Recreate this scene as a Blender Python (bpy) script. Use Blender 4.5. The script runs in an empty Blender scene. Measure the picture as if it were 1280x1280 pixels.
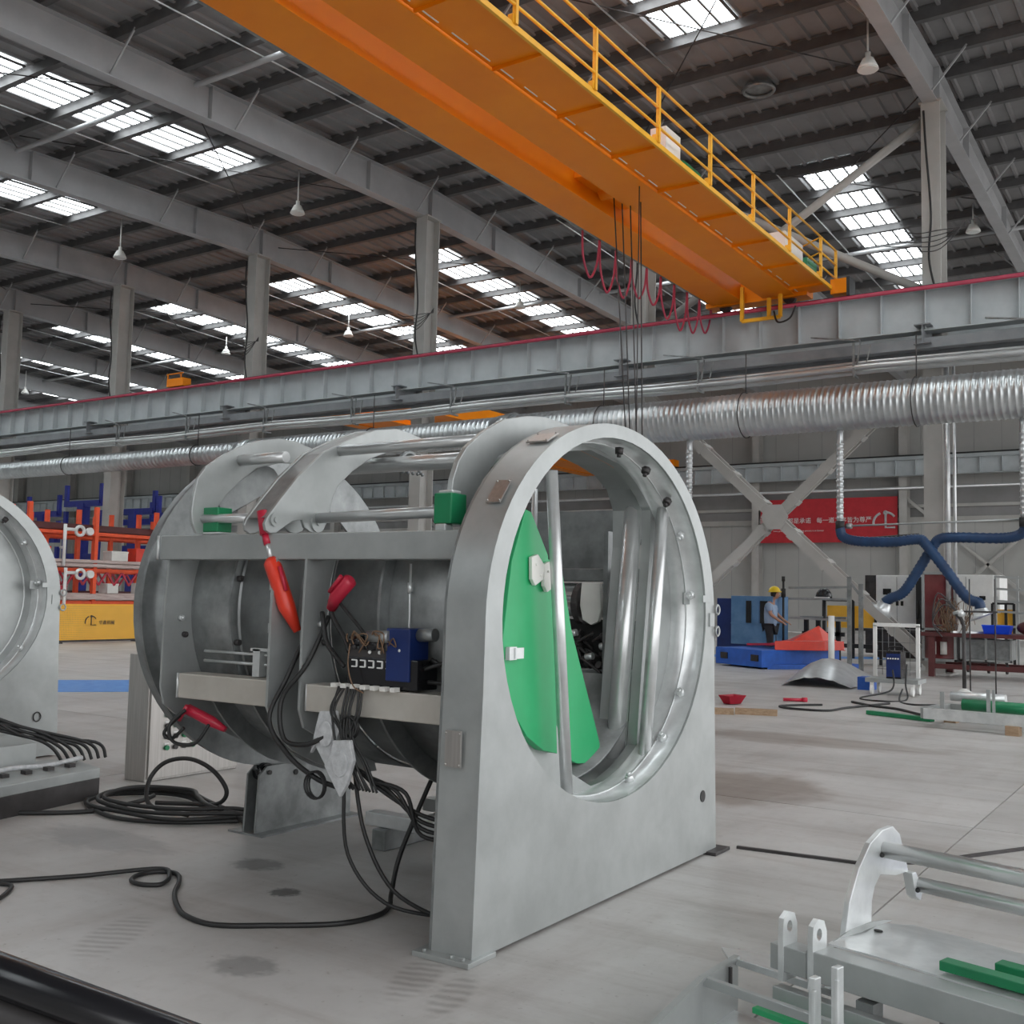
import bpy, bmesh, math, random
from math import sin, cos, pi, radians
from mathutils import Vector, Matrix, geometry
random.seed(7)
sc = bpy.context.scene
COL = sc.collection
# ---------------------------------------------------------------- camera, sky, exposure
YAW, PITCH, ROLL, FPX = 0.58720332, 0.07796325, 0.02147326, 1337.14
fw = Vector((-sin(YAW)*cos(PITCH), cos(YAW)*cos(PITCH), sin(PITCH)))
rt = Vector((cos(YAW), sin(YAW), 0)); up = rt.cross(fw)
r2 = rt*cos(ROLL)+up*sin(ROLL); u2 = -rt*sin(ROLL)+up*cos(ROLL)
camd = bpy.data.cameras.new('camera'); cam = bpy.data.objects.new('camera', camd); COL.objects.link(cam)
m = Matrix((r2, u2, -fw)).transposed().to_4x4(); m.translation = Vector((0, 0, 1.5)); cam.matrix_world = m
camd.sensor_width = 36; camd.lens = FPX/1280*36; camd.clip_start = 0.05; camd.clip_end = 400
sc.camera = cam
w = bpy.data.worlds.new('overcast_sky'); sc.world = w; w.use_nodes = True
bg = w.node_tree.nodes['Background']; bg.inputs[0].default_value = (0.97, 0.985, 1.0, 1); bg.inputs[1].default_value = 1.5
sc.view_settings.view_transform = 'Standard'; sc.view_settings.look = 'None'
sc.view_settings.gamma = 1.0; sc.view_settings.use_curve_mapping = False
sc.view_settings.exposure = 0.62
SKYLIGHT = 5.5
S = 1.12                       # the hall's own measuring unit, in metres
Z0 = 1.5-1.5/S                 # floor level in hall units
# ---------------------------------------------------------------- helpers
def B(): return bmesh.new()
def box(bm, x0, x1, y0, y1, z0, z1):
    v = [bm.verts.new((x, y, z)) for z in (z0, z1) for y in (y0, y1) for x in (x0, x1)]
    for f in ((0,2,3,1),(4,5,7,6),(0,1,5,4),(2,6,7,3),(0,4,6,2),(1,3,7,5)): bm.faces.new([v[i] for i in f])
    return v
def sheet(bm, G, th):
    # two smooth layers and a flat rim, each with vertices of its own
    for dz, flip in ((0, 0), (-th, 1)):
        V = [[bm.verts.new(Vector(p)+Vector((0, 0, dz))) for p in row] for row in G]
        for i in range(len(G)-1):
            for j in range(len(G[0])-1):
                q = [V[i][j], V[i+1][j], V[i+1][j+1], V[i][j+1]]
                f = bm.faces.new(q[::-1] if flip else q); f.smooth = True
    n, m_ = len(G), len(G[0]); edge = [G[i][0] for i in range(n)]+[G[-1][j] for j in range(1, m_)]+[G[i][-1] for i in range(n-2, -1, -1)]+[G[0][j] for j in range(m_-2, 0, -1)]
    A = [bm.verts.new(Vector(p)) for p in edge]; C = [bm.verts.new(Vector(p)-Vector((0, 0, th))) for p in edge]
    for i in range(len(edge)): k = (i+1) % len(edge); bm.faces.new((A[i], A[k], C[k], C[i]))
def xbox(bm, M, sx, sy, sz):
    v = box(bm, -sx/2, sx/2, -sy/2, sy/2, -sz/2, sz/2)
    for a in v: a.co = M @ a.co
    return v
def frame(p0, p1, upv=(0,0,1)):
    p0 = Vector(p0); p1 = Vector(p1); d = (p1-p0).normalized(); u = Vector(upv)
    if abs(d.dot(u)) > .98: u = Vector((0,1,0)) if abs(d.y) < .9 else Vector((1,0,0))
    s = d.cross(u).normalized(); u = s.cross(d)
    return p0, p1, d, s, u
def bar(bm, p0, p1, wd, h, upv=(0,0,1)):
    p0, p1, d, s, u = frame(p0, p1, upv)
    v = []
    for p in (p0, p1):
        for a, b in ((-1,-1),(1,-1),(1,1),(-1,1)): v.append(bm.verts.new(p+s*a*wd/2+u*b*h/2))
    for f in ((3,2,1,0),(4,5,6,7),(0,1,5,4),(1,2,6,5),(2,3,7,6),(3,0,4,7)): bm.faces.new([v[i] for i in f])
def ibeam(bm, p0, p1, wd, h, tf=.02, tw=.012, upv=(0,0,1)):
    p0, p1, d, s, u = frame(p0, p1, upv)
    for k in (-1, 1): bar(bm, p0+u*k*(h/2-tf/2), p1+u*k*(h/2-tf/2), wd, tf, upv)
    bar(bm, p0, p1, tw, h-2*tf, upv)
def cr(pts, n=6, closed=False):
    P = [Vector(p) for p in pts]; o = []
    N = len(P)
    for i in range(N if closed else N-1):
        g = (lambda k: P[k % N]) if closed else (lambda k: P[max(0, min(N-1, k))])
        a, b, c, d = g(i-1), g(i), g(i+1), g(i+2)
        for k in range(n):
            t = k/n
            o.append(.5*((2*b)+(c-a)*t+(2*a-5*b+4*c-d)*t*t+(3*b-a-3*c+d)*t**3))
    if not closed: o.append(P[-1])
    return o
def tube(bm, pts, r, seg=8, closed=False, rad=None):
    P = [Vector(p) for p in pts]; n = len(P)
    T = []
    for i in range(n):
        a = P[(i-1) % n] if (closed or i) else P[0]; b = P[(i+1) % n] if (closed or i < n-1) else P[-1]
        t = (b-a); T.append(t.normalized() if t.length > 1e-9 else Vector((0,0,1)))
    u = Vector((0,0,1)) if abs(T[0].z) < .9 else Vector((1,0,0))
    rings = []
    for i in range(n):
        u = u-T[i]*u.dot(T[i])
        if u.length < 1e-6: u = Vector((1,0,0))-T[i]*T[i].x
        u.normalize(); s = T[i].cross(u); R = rad[i] if rad else r
        rings.append([bm.verts.new(P[i]+u*cos(2*pi*k/seg)*R+s*sin(2*pi*k/seg)*R) for k in range(seg)])
    for i in range(n if closed else n-1):
        A, C = rings[i], rings[(i+1) % n]
        for k in range(seg):
            f = bm.faces.new((A[k], A[(k+1) % seg], C[(k+1) % seg], C[k])); f.smooth = True
    if not closed:
        bm.faces.new(rings[0][::-1]); bm.faces.new(rings[-1])
def rod(bm, a, b, r, seg=12): tube(bm, [a, b], r, seg)
def ax(axis, a, u, v):
    return (a, u, v) if axis == 'X' else (u, a, v) if axis == 'Y' else (u, v, a)
def prism(bm, outer, axis, a0, a1, holes=()):
    loops = [list(outer)]+[list(h) for h in holes]
    flat = [Vector((p[0], p[1], 0)) for L in loops for p in L]
    tris = geometry.tessellate_polygon([[Vector((p[0], p[1], 0)) for p in L] for L in loops])
    A = [bm.verts.new(ax(axis, a0, p.x, p.y)) for p in flat]; C = [bm.verts.new(ax(axis, a1, p.x, p.y)) for p in flat]
    for t in tris:
        try:
            bm.faces.new([A[i] for i in t]); bm.faces.new([C[i] for i in t][::-1])
        except ValueError: pass
    k = 0
    for L in loops:
        n = len(L)
        for i in range(n):
            j = (i+1) % n
            bm.faces.new((A[k+i], A[k+j], C[k+j], C[k+i]))
        k += n
def disc(bm, c, axis, r, t, seg=24, r2=None):
    pts = [(cos(2*pi*i/seg)*r, sin(2*pi*i/seg)*(r2 or r)) for i in range(seg)]
    i = 'XYZ'.index(axis); o = [c[j] for j in range(3) if j != i]
    prism(bm, [(o[0]+p[0], o[1]+p[1]) for p in pts], axis, c[i]-t/2, c[i]+t/2)
def ball(bm, c, r, sc3=(1,1,1), seg=10, half=False):
    o = bmesh.ops.create_uvsphere(bm, u_segments=seg, v_segments=max(6, seg//2+2), radius=r)
    for v in o['verts']:
        v.co = Vector(c)+Vector((v.co.x*sc3[0], v.co.y*sc3[1], (max(v.co.z, -r*.12) if half else v.co.z)*sc3[2]))
    for v in o['verts']:
        for f in v.link_faces: f.smooth = True
def sm(bm):
    for f in bm.faces: f.smooth = True
    return bm
def mesh(name, bm, mat, scaled=False):
    bmesh.ops.recalc_face_normals(bm, faces=bm.faces)
    if scaled:
        for v in bm.verts: v.co = Vector((v.co.x*S, v.co.y*S, 1.5+(v.co.z-1.5)*S))
    me = bpy.data.meshes.new(name); bm.to_mesh(me); bm.free()
    for mm in (mat if isinstance(mat, (list, tuple)) else [mat]): me.materials.append(mm)
    return me
def link(name, me, parent=None, bevel=0):
    o = bpy.data.objects.new(name, me); COL.objects.link(o)
    if parent:
        o.parent = parent
        if parent.type == 'EMPTY' or parent.parent: o.matrix_parent_inverse = world(parent).inverted()
    if bevel:
        b = o.modifiers.new('bevel', 'BEVEL'); b.width = bevel; b.segments = 2; b.limit_method = 'ANGLE'; b.angle_limit = radians(50)
    return o
def world(o):
    M = o.matrix_basis.copy()
    return M if not o.parent else world(o.parent) @ o.matrix_parent_inverse @ M
def part(name, bm, mat, parent, bevel=0, scaled=False, label=None):
    o = link(name, mesh(name, bm, mat, scaled), parent, bevel)
    if label: o['label'] = label
    return o
def root(name, loc, label, cat, group=None, scaled=False):
    o = bpy.data.objects.new(name, None); COL.objects.link(o); o.empty_display_size = .1
    if scaled: loc = (loc[0]*S, loc[1]*S, 1.5+(loc[2]-1.5)*S)
    o.location = loc; tag(o, label, cat, group); return o
def tag(o, label, cat, group=None):
    o['label'] = label; o['category'] = cat
    if group: o['group'] = group
    return o
def thing(name, bm, mat, label, cat, group=None, bevel=0, scaled=False):
    return tag(link(name, mesh(name, bm, mat, scaled), None, bevel), label, cat, group)
def struct(name, bm, mat, parent=None, scaled=False):
    o = link(name, mesh(name, bm, mat, scaled), parent)
    if not parent: o['kind'] = 'structure'
    return o
def kids(o): return [c for c in bpy.data.objects if c.parent == o]
def copy_tree(o, dx, label=None, parent=None):
    c = o.copy(); COL.objects.link(c)
    if parent: c.parent = parent
    else:
        c.location = o.location+Vector(dx)
        if label: c['label'] = label
    for k in kids(o): copy_tree(k, dx, None, c)
    return c
def copy_part(o, name, dx, scaled=False):
    c = o.copy(); COL.objects.link(c); c.location = o.location+Vector(dx)*(S if scaled else 1); return c
# ---------------------------------------------------------------- materials
def mat(name, col, metal=0, rough=.5, var=.0, vscale=4, bump=0, bscale=60, emit=0, streak=None, col2=None, spec=.5, noise_rough=0, alpha=1):
    ma = bpy.data.materials.new(name); ma.use_nodes = True; nt = ma.node_tree; N = nt.nodes; L = nt.links
    b = N['Principled BSDF']; b.inputs['Metallic'].default_value = metal; b.inputs['Roughness'].default_value = rough
    b.inputs['Specular IOR Level'].default_value = spec
    c1 = (*col, 1); b.inputs['Base Color'].default_value = c1
    if emit:
        b.inputs['Emission Color'].default_value = c1; b.inputs['Emission Strength'].default_value = emit
    if alpha < 1: b.inputs['Alpha'].default_value = alpha
    if var or col2 or bump or noise_rough:
        tc = N.new('ShaderNodeTexCoord'); mp = N.new('ShaderNodeMapping'); L.new(tc.outputs['Object'], mp.inputs[0])
        if streak: mp.inputs['Scale'].default_value = streak
    if var or col2:
        no = N.new('ShaderNodeTexNoise'); no.inputs['Scale'].default_value = vscale; no.inputs['Detail'].default_value = 6
        no.inputs['Roughness'].default_value = .6; L.new(mp.outputs[0], no.inputs['Vector'])
        rp = N.new('ShaderNodeValToRGB'); L.new(no.outputs['Fac'], rp.inputs[0])
        c2 = col2 or tuple(min(1, x*(1+var)) for x in col); c0 = col if col2 else tuple(x*(1-var) for x in col)
        rp.color_ramp.elements[0].position = .36; rp.color_ramp.elements[1].position = .66
        rp.color_ramp.elements[0].color = (*c0, 1); rp.color_ramp.elements[1].color = (*c2, 1)
        L.new(rp.outputs[0], b.inputs['Base Color'])
        if noise_rough:
            mr = N.new('ShaderNodeMapRange'); L.new(no.outputs['Fac'], mr.inputs[0])
            mr.inputs[3].default_value = rough-noise_rough; mr.inputs[4].default_value = rough+noise_rough; L.new(mr.outputs[0], b.inputs['Roughness'])
    if bump:
        n2 = N.new('ShaderNodeTexNoise'); n2.inputs['Scale'].default_value = bscale; n2.inputs['Detail'].default_value = 4; L.new(mp.outputs[0], n2.inputs['Vector'])
        bp = N.new('ShaderNodeBump'); bp.inputs['Strength'].default_value = bump; bp.inputs['Distance'].default_value = .01
        L.new(n2.outputs['Fac'], bp.inputs['Height']); L.new(bp.outputs[0], b.inputs['Normal'])
    return ma
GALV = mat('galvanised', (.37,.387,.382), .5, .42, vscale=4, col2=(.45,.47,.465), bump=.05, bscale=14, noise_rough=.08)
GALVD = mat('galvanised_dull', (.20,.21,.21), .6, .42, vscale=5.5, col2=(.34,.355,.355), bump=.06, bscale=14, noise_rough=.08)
GALVB = mat('galvanised_bright', (.60,.62,.62), .5, .3, vscale=7, col2=(.76,.78,.78), bump=.04, bscale=20)
WARM = mat('galvanised_warm', (.50,.47,.42), .4, .5, vscale=3, col2=(.62,.59,.54))
TUBE = mat('steel_tube', (.58,.59,.59), .6, .28, vscale=6, col2=(.70,.71,.71), streak=(.3,1,1))
STAIN = mat('stainless', (.42,.40,.38), .8, .35, vscale=8, col2=(.5,.48,.46), streak=(8,8,.3))
DUCT = mat('spiral_duct', (.47,.49,.50), .85, .34, vscale=2, col2=(.62,.64,.64))
COLM = mat('column_paint', (.40,.385,.36), .0, .55, vscale=1.2, col2=(.47,.455,.43))
RAFT = mat('rafter_paint', (.36,.36,.365), .0, .5, vscale=1.0, col2=(.43,.43,.435))
PURL = mat('purlin_paint', (.10,.097,.097), .1, .5, vscale=2, col2=(.14,.135,.135))
ROOF = mat('roof_sheet', (.21,.205,.205), .0, .55, vscale=.8, col2=(.27,.262,.262))
RWAY = mat('runway_paint', (.42,.45,.46), .0, .5, vscale=1.5, col2=(.50,.53,.54))
RWD = mat('runway_dark', (.20,.21,.22), .1, .5, vscale=2, col2=(.27,.28,.29))
WALLM = mat('wall_sheet', (.40,.395,.375), 0, .6, vscale=.5, col2=(.45,.44,.42))
WALLD = mat('wall_sheet_grey', (.22,.215,.21), 0, .6, vscale=.8, col2=(.27,.26,.26))
ORANGE = mat('crane_orange', (.86,.235,.002), 0, .42, vscale=.6, col2=(.92,.28,.004), spec=.25)
YELLOW = mat('rail_yellow', (.85,.42,.02), 0, .42, var=.06)
AMBER = mat('amber_panel', (.95,.50,.05), 0, .5, var=.05)
GREEN = mat('green_plastic', (.015,.34,.12), 0, .38, vscale=2, col2=(.025,.40,.15))
GREEND = mat('green_paint', (.01,.20,.08), 0, .4, var=.12)
RED = mat('red_paint', (.72,.045,.02), 0, .35, var=.1)
CRIM = mat('crimson', (.50,.02,.05), 0, .35, var=.1)
PIPER = mat('conductor_red', (.42,.04,.08), 0, .5, var=.1)
RACKO = mat('rack_orange', (.85,.10,.03), 0, .5, var=.1)
RACKB = mat('rack_blue', (.02,.03,.25), 0, .5, var=.15)
BLUEM = mat('machine_blue', (.015,.10,.45), 0, .45, var=.15)
VALVB = mat('valve_blue', (.008,.025,.13), 0, .4, var=.15)
BLUEL = mat('cabinet_blue', (.08,.19,.36), 0, .4, vscale=3, col2=(.14,.27,.46))
BLUEB = mat('bin_blue', (.01,.09,.75), 0, .45, var=.1)
LANE = mat('lane_blue', (.05,.20,.55), 0, .5, vscale=5, col2=(.10,.28,.62))
HOSEB = mat('hose_blue', (.008,.03,.085), 0, .45, vscale=3, col2=(.015,.055,.14))
BLACK = mat('black_rubber', (.018,.018,.018), 0, .5, var=.2)
BLACKG = mat('black_gloss', (.01,.01,.012), 0, .22, var=.2)
DARK = mat('dark_steel', (.06,.055,.055), .3, .5, var=.3)
WHITE = mat('white_paint', (.78,.78,.76), 0, .45, var=.05)
CREAM = mat('pale_plastic', (.75,.74,.70), 0, .5, var=.05)
MAROON = mat('maroon_bench', (.10,.025,.025), 0, .5, var=.2)
GLASSR = mat('red_backed_glass', (.14,.03,.03), 0, .12, vscale=3, col2=(.20,.05,.05), spec=.8)
WOOD = mat('timber', (.30,.20,.12), 0, .7, vscale=6, col2=(.44,.31,.20), streak=(1,8,8))
BUND = mat('bundled_stock', (.40,.28,.26), 0, .7, vscale=10, col2=(.70,.60,.56), streak=(8,.3,8))
SHEETM = mat('thin_sheet', (.55,.56,.57), .6, .3, vscale=4, col2=(.68,.69,.70))
CLEARP = mat('cloudy_plastic', (.45,.46,.47), 0, .3, vscale=30, col2=(.62,.63,.64), bump=.3, bscale=40)
COPPER = mat('copper_wire', (.20,.12,.07), .2, .5, var=.3)
SKIN = mat('skin', (.45,.24,.16), 0, .55); SHIRT = mat('shirt_blue', (.30,.40,.55), 0, .8, var=.08)
TROU = mat('trousers', (.02,.02,.025), 0, .8); HAT = mat('hat_yellow', (.85,.60,.02), 0, .3); HAIR = mat('hair', (.02,.015,.012), 0, .7)
BANNER = mat('banner_red', (.50,.02,.03), 0, .6, var=.08)
SKYL = mat('skylight_sheet', (.90,.97,1.0), 0, .5, emit=SKYLIGHT)
LENS = mat('lamp_glass', (.75,.76,.74), 0, .3)
# concrete with stains of its own
def concrete():
    ma = mat('concrete', (.40,.385,.37), 0, .42, vscale=.55, col2=(.56,.545,.53), bump=.10, bscale=25)
    nt = ma.node_tree; N = nt.nodes; L = nt.links; b = N['Principled BSDF']
    base = b.inputs['Base Color'].links[0].from_socket
    geo = N.new('ShaderNodeNewGeometry')
    def mul(sock, fac, colr, amt=1):
        mx = N.new('ShaderNodeMix'); mx.data_type = 'RGBA'; mx.blend_type = 'MULTIPLY'
        L.new(fac, mx.inputs['Factor']); L.new(sock, mx.inputs[6]); mx.inputs[7].default_value = (*colr, 1); return mx.outputs[2]
    for scale, rot, vals, colr in (((.35, 3.2, 1), .45, (.50, .68), (.80,.77,.75)), ((2.2, .5, 1), -.3, (.52, .72), (.84,.81,.79)), ((9, 9, 1), 0, (.50, .75), (.90,.89,.88))):
        mp = N.new('ShaderNodeMapping'); mp.inputs['Scale'].default_value = scale; mp.inputs['Rotation'].default_value = (0,0,rot); L.new(geo.outputs['Position'], mp.inputs[0])
        no = N.new('ShaderNodeTexNoise'); no.inputs['Scale'].default_value = 1.0; no.inputs['Detail'].default_value = 8; no.inputs['Roughness'].default_value = .65; L.new(mp.outputs[0], no.inputs['Vector'])
        mr = N.new('ShaderNodeMapRange'); L.new(no.outputs['Fac'], mr.inputs[0]); mr.inputs[1].default_value = vals[0]; mr.inputs[2].default_value = vals[1]
        base = mul(base, mr.outputs[0], colr)
    for (x, y, rx, ry, colr) in ((-3.3,8.3,.75,.9,(.62,.57,.53)), (-4.45,4.25,.17,.13,(.5,.5,.5)), (-3.94,3.95,.09,.08,(.3,.3,.3)), (-3.3,3.1,.16,.12,(.62,.62,.62)), (-5.6,4.1,.6,.22,(.72,.72,.73)), (-1.4,4.9,.9,.35,(.80,.79,.78)), (-3.9,11.6,1.6,.5,(.74,.70,.67))):
        mp = N.new('ShaderNodeMapping'); mp.inputs['Location'].default_value = (-x/rx, -y/ry, 0); mp.inputs['Scale'].default_value = (1/rx, 1/ry, 0); L.new(geo.outputs['Position'], mp.inputs[0])
        n = N.new('ShaderNodeTexNoise'); n.inputs['Scale'].default_value = 2.5; L.new(mp.outputs[0], n.inputs['Vector'])
        ln = N.new('ShaderNodeVectorMath'); ln.operation = 'LENGTH'; L.new(mp.outputs[0], ln.inputs[0])
        ad = N.new('ShaderNodeMath'); ad.operation = 'ADD'; L.new(ln.outputs['Value'], ad.inputs[0]); L.new(n.outputs['Fac'], ad.inputs[1])
        mr = N.new('ShaderNodeMapRange'); L.new(ad.outputs[0], mr.inputs[0]); mr.inputs[1].default_value = 1.55; mr.inputs[2].default_value = 1.15
        base = mul(base, mr.outputs[0], colr)
    # tyre tread prints, darker zigzag arcs pressed across the slab
    for (x, y, rx, ry, rot, sc_) in ((-4.03,3.02,.13,.33,.5,34), (-2.68,3.42,.10,.30,.35,34), (-1.75,2.9,.10,.5,.1,30), (-2.45,3.35,.08,.25,.3,30), (-4.9,2.75,.12,.4,.4,30)):
        mp = N.new('ShaderNodeMapping'); mp.vector_type = 'TEXTURE'; mp.inputs['Location'].default_value = (x, y, 0); mp.inputs['Rotation'].default_value = (0,0,rot); mp.inputs['Scale'].default_value = (rx, ry, 1); L.new(geo.outputs['Position'], mp.inputs[0])
        mf = N.new('ShaderNodeVectorMath'); mf.operation = 'MULTIPLY'; mf.inputs[1].default_value = (1,1,0); L.new(mp.outputs[0], mf.inputs[0])
        ln = N.new('ShaderNodeVectorMath'); ln.operation = 'LENGTH'; L.new(mf.outputs[0], ln.inputs[0])
        ms_ = N.new('ShaderNodeMapRange'); L.new(ln.outputs['Value'], ms_.inputs[0]); ms_.inputs[1].default_value = 1.0; ms_.inputs[2].default_value = .7
        wv = N.new('ShaderNodeTexWave'); wv.bands_direction = 'Y'; wv.inputs['Scale'].default_value = ry*sc_*.16; wv.inputs['Distortion'].default_value = 1.5; L.new(mf.outputs[0], wv.inputs['Vector'])
        mm_ = N.new('ShaderNodeMath'); mm_.operation = 'MULTIPLY'; L.new(ms_.outputs[0], mm_.inputs[0]); L.new(wv.outputs['Fac'], mm_.inputs[1])
        base = mul(base, mm_.outputs[0], (.74,.73,.72))
    no = N.new('ShaderNodeTexNoise'); no.inputs['Scale'].default_value = 26; no.inputs['Detail'].default_value = 3; L.new(geo.outputs['Position'], no.inputs['Vector'])
    mr = N.new('ShaderNodeMapRange'); L.new(no.outputs['Fac'], mr.inputs[0]); mr.inputs[1].default_value = .66; mr.inputs[2].default_value = .76
    base = mul(base, mr.outputs[0], (.72,.70,.68))
    L.new(base, b.inputs['Base Color'])
    return ma
CONC = concrete()
def text(body, size, matrix, mt, name, parent, extrude=.002, align='CENTER'):
    cu = bpy.data.curves.new(name, 'FONT'); cu.body = body; cu.size = size; cu.extrude = extrude; cu.align_x = align; cu.align_y = 'CENTER'
    t = bpy.data.objects.new(name, cu); COL.objects.link(t)
    dg = bpy.context.evaluated_depsgraph_get(); me = bpy.data.meshes.new_from_object(t.evaluated_get(dg))
    bpy.data.objects.remove(t); me.transform(matrix); me.materials.clear(); me.materials.append(mt)
    return link(name, me, parent)
XL, XR, YN, YF = -84.0, 8.4, -26.0, 46.8
def zr(y): return 12.35-.04*abs(y-22)
CX = [-4.64-6.45*k for k in range(-1, 13)]
# ================================================================ THE HALL
bm = B(); box(bm, -130, 60, -60, 90, -.30, -.012); floor = struct('floor', bm, CONC)
base_slab = None
for i in range(-14, 3):
    for j in range(-3, 8):
        x0 = -1.45+6*i; y0 = 1.9+6*j
        if base_slab is None:
            bm = B(); v = box(bm, x0+.005, x0+5.995, y0+.005, y0+5.995, -.2, 0)
            base_slab = part('floor_slab', bm, CONC, floor, 0); bx, by = x0, y0
        else: copy_part(base_slab, 'floor_slab', (x0-bx, y0-by, 0))
for k, q in enumerate([[(-15.6,10.3),(-13.9,9.1),(-12.6,10.6),(-14.2,11.9)], [(-27,15.6),(-22,12.6),(-21.2,13.6),(-26.2,16.8)]]):
    bm = B(); prism(bm, q, 'Z', .0, .003); part('floor_marking', bm, LANE, floor)
for q in [[(-16.5,22.5),(-7.5,30.0),(-8.2,30.8),(-17.2,23.3)]]:
    bm = B(); prism(bm, q, 'Z', .0, .003); part('floor_marking', bm, LANE, floor)
# roof sheeting: folded profile
bm = B()
for ya, yb in ((YN, 22), (22, YF)):
    x = XL; prof = []
    while x < XR:
        prof += [(x, .24), (x+.26, .24), (x+.29, .19), (x+.35, .19), (x+.38, .24)]; x += .40
    va = [bm.verts.new((p[0], ya, zr(ya)+p[1])) for p in prof]; vb = [bm.verts.new((p[0], yb, zr(yb)+p[1])) for p in prof]
    for i in range(len(prof)-1): bm.faces.new((va[i], va[i+1], vb[i+1], vb[i]))
    box(bm, XL, XR, ya if ya < 22 else 22, yb, 13.2, 13.21) if False else None
ceiling = struct('ceiling', bm, ROOF, None, True)
# purlins
PY = [22.0-.55-1.56*k for k in range(31)]+[22.0+.55+1.56*k for k in range(16)]
for y in PY:
    if y > YF-.1 or y < YN: continue
    z = zr(y)
    bm = B(); box(bm, XL, XR, y-.006, y+.006, z, z+.22); box(bm, XL, XR, y, y+.13, z, z+.008); box(bm, XL, XR, y-.08, y, z+.212, z+.22); box(bm, XL, XR, y+.122, y+.13, z, z+.03)
    struct('purlin', bm, PURL, ceiling, True)
for y in (14.15, 31.5, 4.5, 40.5):
    bm = B(); rod(bm, (XL, y, zr(y)-.1), (XR, y, zr(y)-.1), .06, 10); struct('strut_tube', bm, RAFT, ceiling, True)
# rafters
for x in CX:
    bm = B()
    for ya, yb, ha, hb in ((YN, 22, .45, .82), (22, YF, .82, .45)):
        za, zb = zr(ya), zr(yb)
        prism(bm, [(ya, za-ha), (yb, zb-hb), (yb, zb), (ya, za)], 'X', x-.007, x+.007)
        bar(bm, (x, ya, za-.01), (x, yb, zb-.01), .26, .018); bar(bm, (x, ya, za-ha), (x, yb, zb-hb), .28, .02)
    r = struct('rafter', bm, RAFT, ceiling, True)
    for y in (7, 14.5, 19.5, 22, 25, 30, 37):   # end plates and stiffeners
        h = .45+(.82-.45)*(1-abs(y-22)/(48 if y < 22 else 24.8))
        bm = B(); box(bm, x-.13, x+.13, y-.012, y+.012, zr(y)-h, zr(y)); p = struct('splice_plate', bm, RAFT, r, True)
    if x > -45:
        for y in PY[::2]:
            if 2 < y < 44:
                bm = B(); h = .45+(.82-.45)*(1-abs(y-22)/40)
                for s in (-1, 1): bar(bm, (x+s*.75, y, zr(y)+.05), (x+s*.05, y, zr(y)-h+.05), .035, .035)
                struct('flange_brace', bm, RAFT, r, True)
# skylights, one strip per bay on each slope, one panel between each pair of purlins
ribs = []
for k, x in enumerate(CX[:-1]):
    xa = x-4.05; xb = xa+1.38
    ys = sorted(PY)
    for a, b in zip(ys[:-1], ys[1:]):
        if not ((-18 < a and b < -6.5) or (4.5 < a and b < 19.4) or (a > 25.2 and b < 37.2)): continue
        bm = B(); prism(bm, [(a+.10, zr(a+.1)+.165), (b-.10, zr(b-.1)+.165), (b-.10, zr(b-.1)+.180), (a+.10, zr(a+.1)+.180)], 'X', xa, xb)
        p = struct('skylight_panel', bm, SKYL, ceiling, True)
        if x > -40:
            bm = B()
            for q in (xa, xa+.35, xa+.70, xa+1.05, xb): bar(bm, (q, a+.1, zr(a+.1)+.15), (q, b-.1, zr(b-.1)+.15), .045, .04)
            struct('skylight_rib', bm, PURL, p, True)
for x in CX[1:8]:
    for xx in (x-4.45,):
        bm = B(); rod(bm, (xx, 3, zr(3)-.03), (xx, 19.2, zr(19.2)-.03), .017, 6); struct('conduit', bm, GALVB, ceiling, True)
        bm = B(); rod(bm, (xx, 25.3, zr(25.3)-.03), (xx, 37, zr(37)-.03), .017, 6); struct('conduit', bm, GALVB, ceiling, True)
# roof cross bracing rods
for x in (CX[1], CX[3], CX[5]):
    for ya, yb in ((8, 14), (14, 21.5), (22.5, 30)):
        for s in (0, 1):
            bm = B(); rod(bm, (x-.2, ya if s else yb, zr(ya)-.12), (x-6.2, yb if s else ya, zr(yb)-.12), .014, 6); struct('brace_rod', bm, DARK, ceiling, True)
# roof ventilator
bm = B(); tube(bm, [(-7.95+.32*cos(2*pi*i/24), 21.05+.32*sin(2*pi*i/24), 12.30) for i in range(24)], .035, 8, True); disc(bm, (-7.95, 21.05, 12.36), 'Z', .30, .04)
thing('roof_ventilator', bm, GALVD, 'round roof ventilator set in the grey roof sheeting', 'vent', scaled=True)
# far wall
bm = B(); box(bm, XL, XR, YF, YF+.15, Z0, 11.6)
wallb = struct('wall_back', bm, WALLM, None, True)
x = XL
bm = B()
while x < XR:
    box(bm, x, x+.012, YF-.006, YF, 0.3, 11.5); x += 1.05
o = struct('sheet_seams', bm, WALLD, wallb, True); o['kind'] = 'stuff'
bm = B(); box(bm, XL, XR, YF-.03, YF, 5.15, 6.35); struct('ribbon_cladding', bm, WALLD, wallb, True)
bm = B(); box(bm, XL, XR, YF-.12, YF, 4.92, 5.15); struct('girt', bm, COLM, wallb, True)
bm = B(); box(bm, XL, XR, YF-.12, YF, 5.55, 5.68); struct('girt', bm, COLM, wallb, True)
bm = B(); box(bm, XL, XR, YN-.15, YN, Z0, 10.8); struct('wall_front', bm, WALLM, None, True)
bm = B(); box(bm, XL-.15, XL, YN, YF, Z0, 11.6); walll = struct('wall_left', bm, WALLM, None, True)
for k in range(12):
    bm = B(); box(bm, XL, XL+.3, YN+6*k, YN+6*k+.35, Z0, 11); struct('wall_column', bm, COLM, walll, True)
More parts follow.
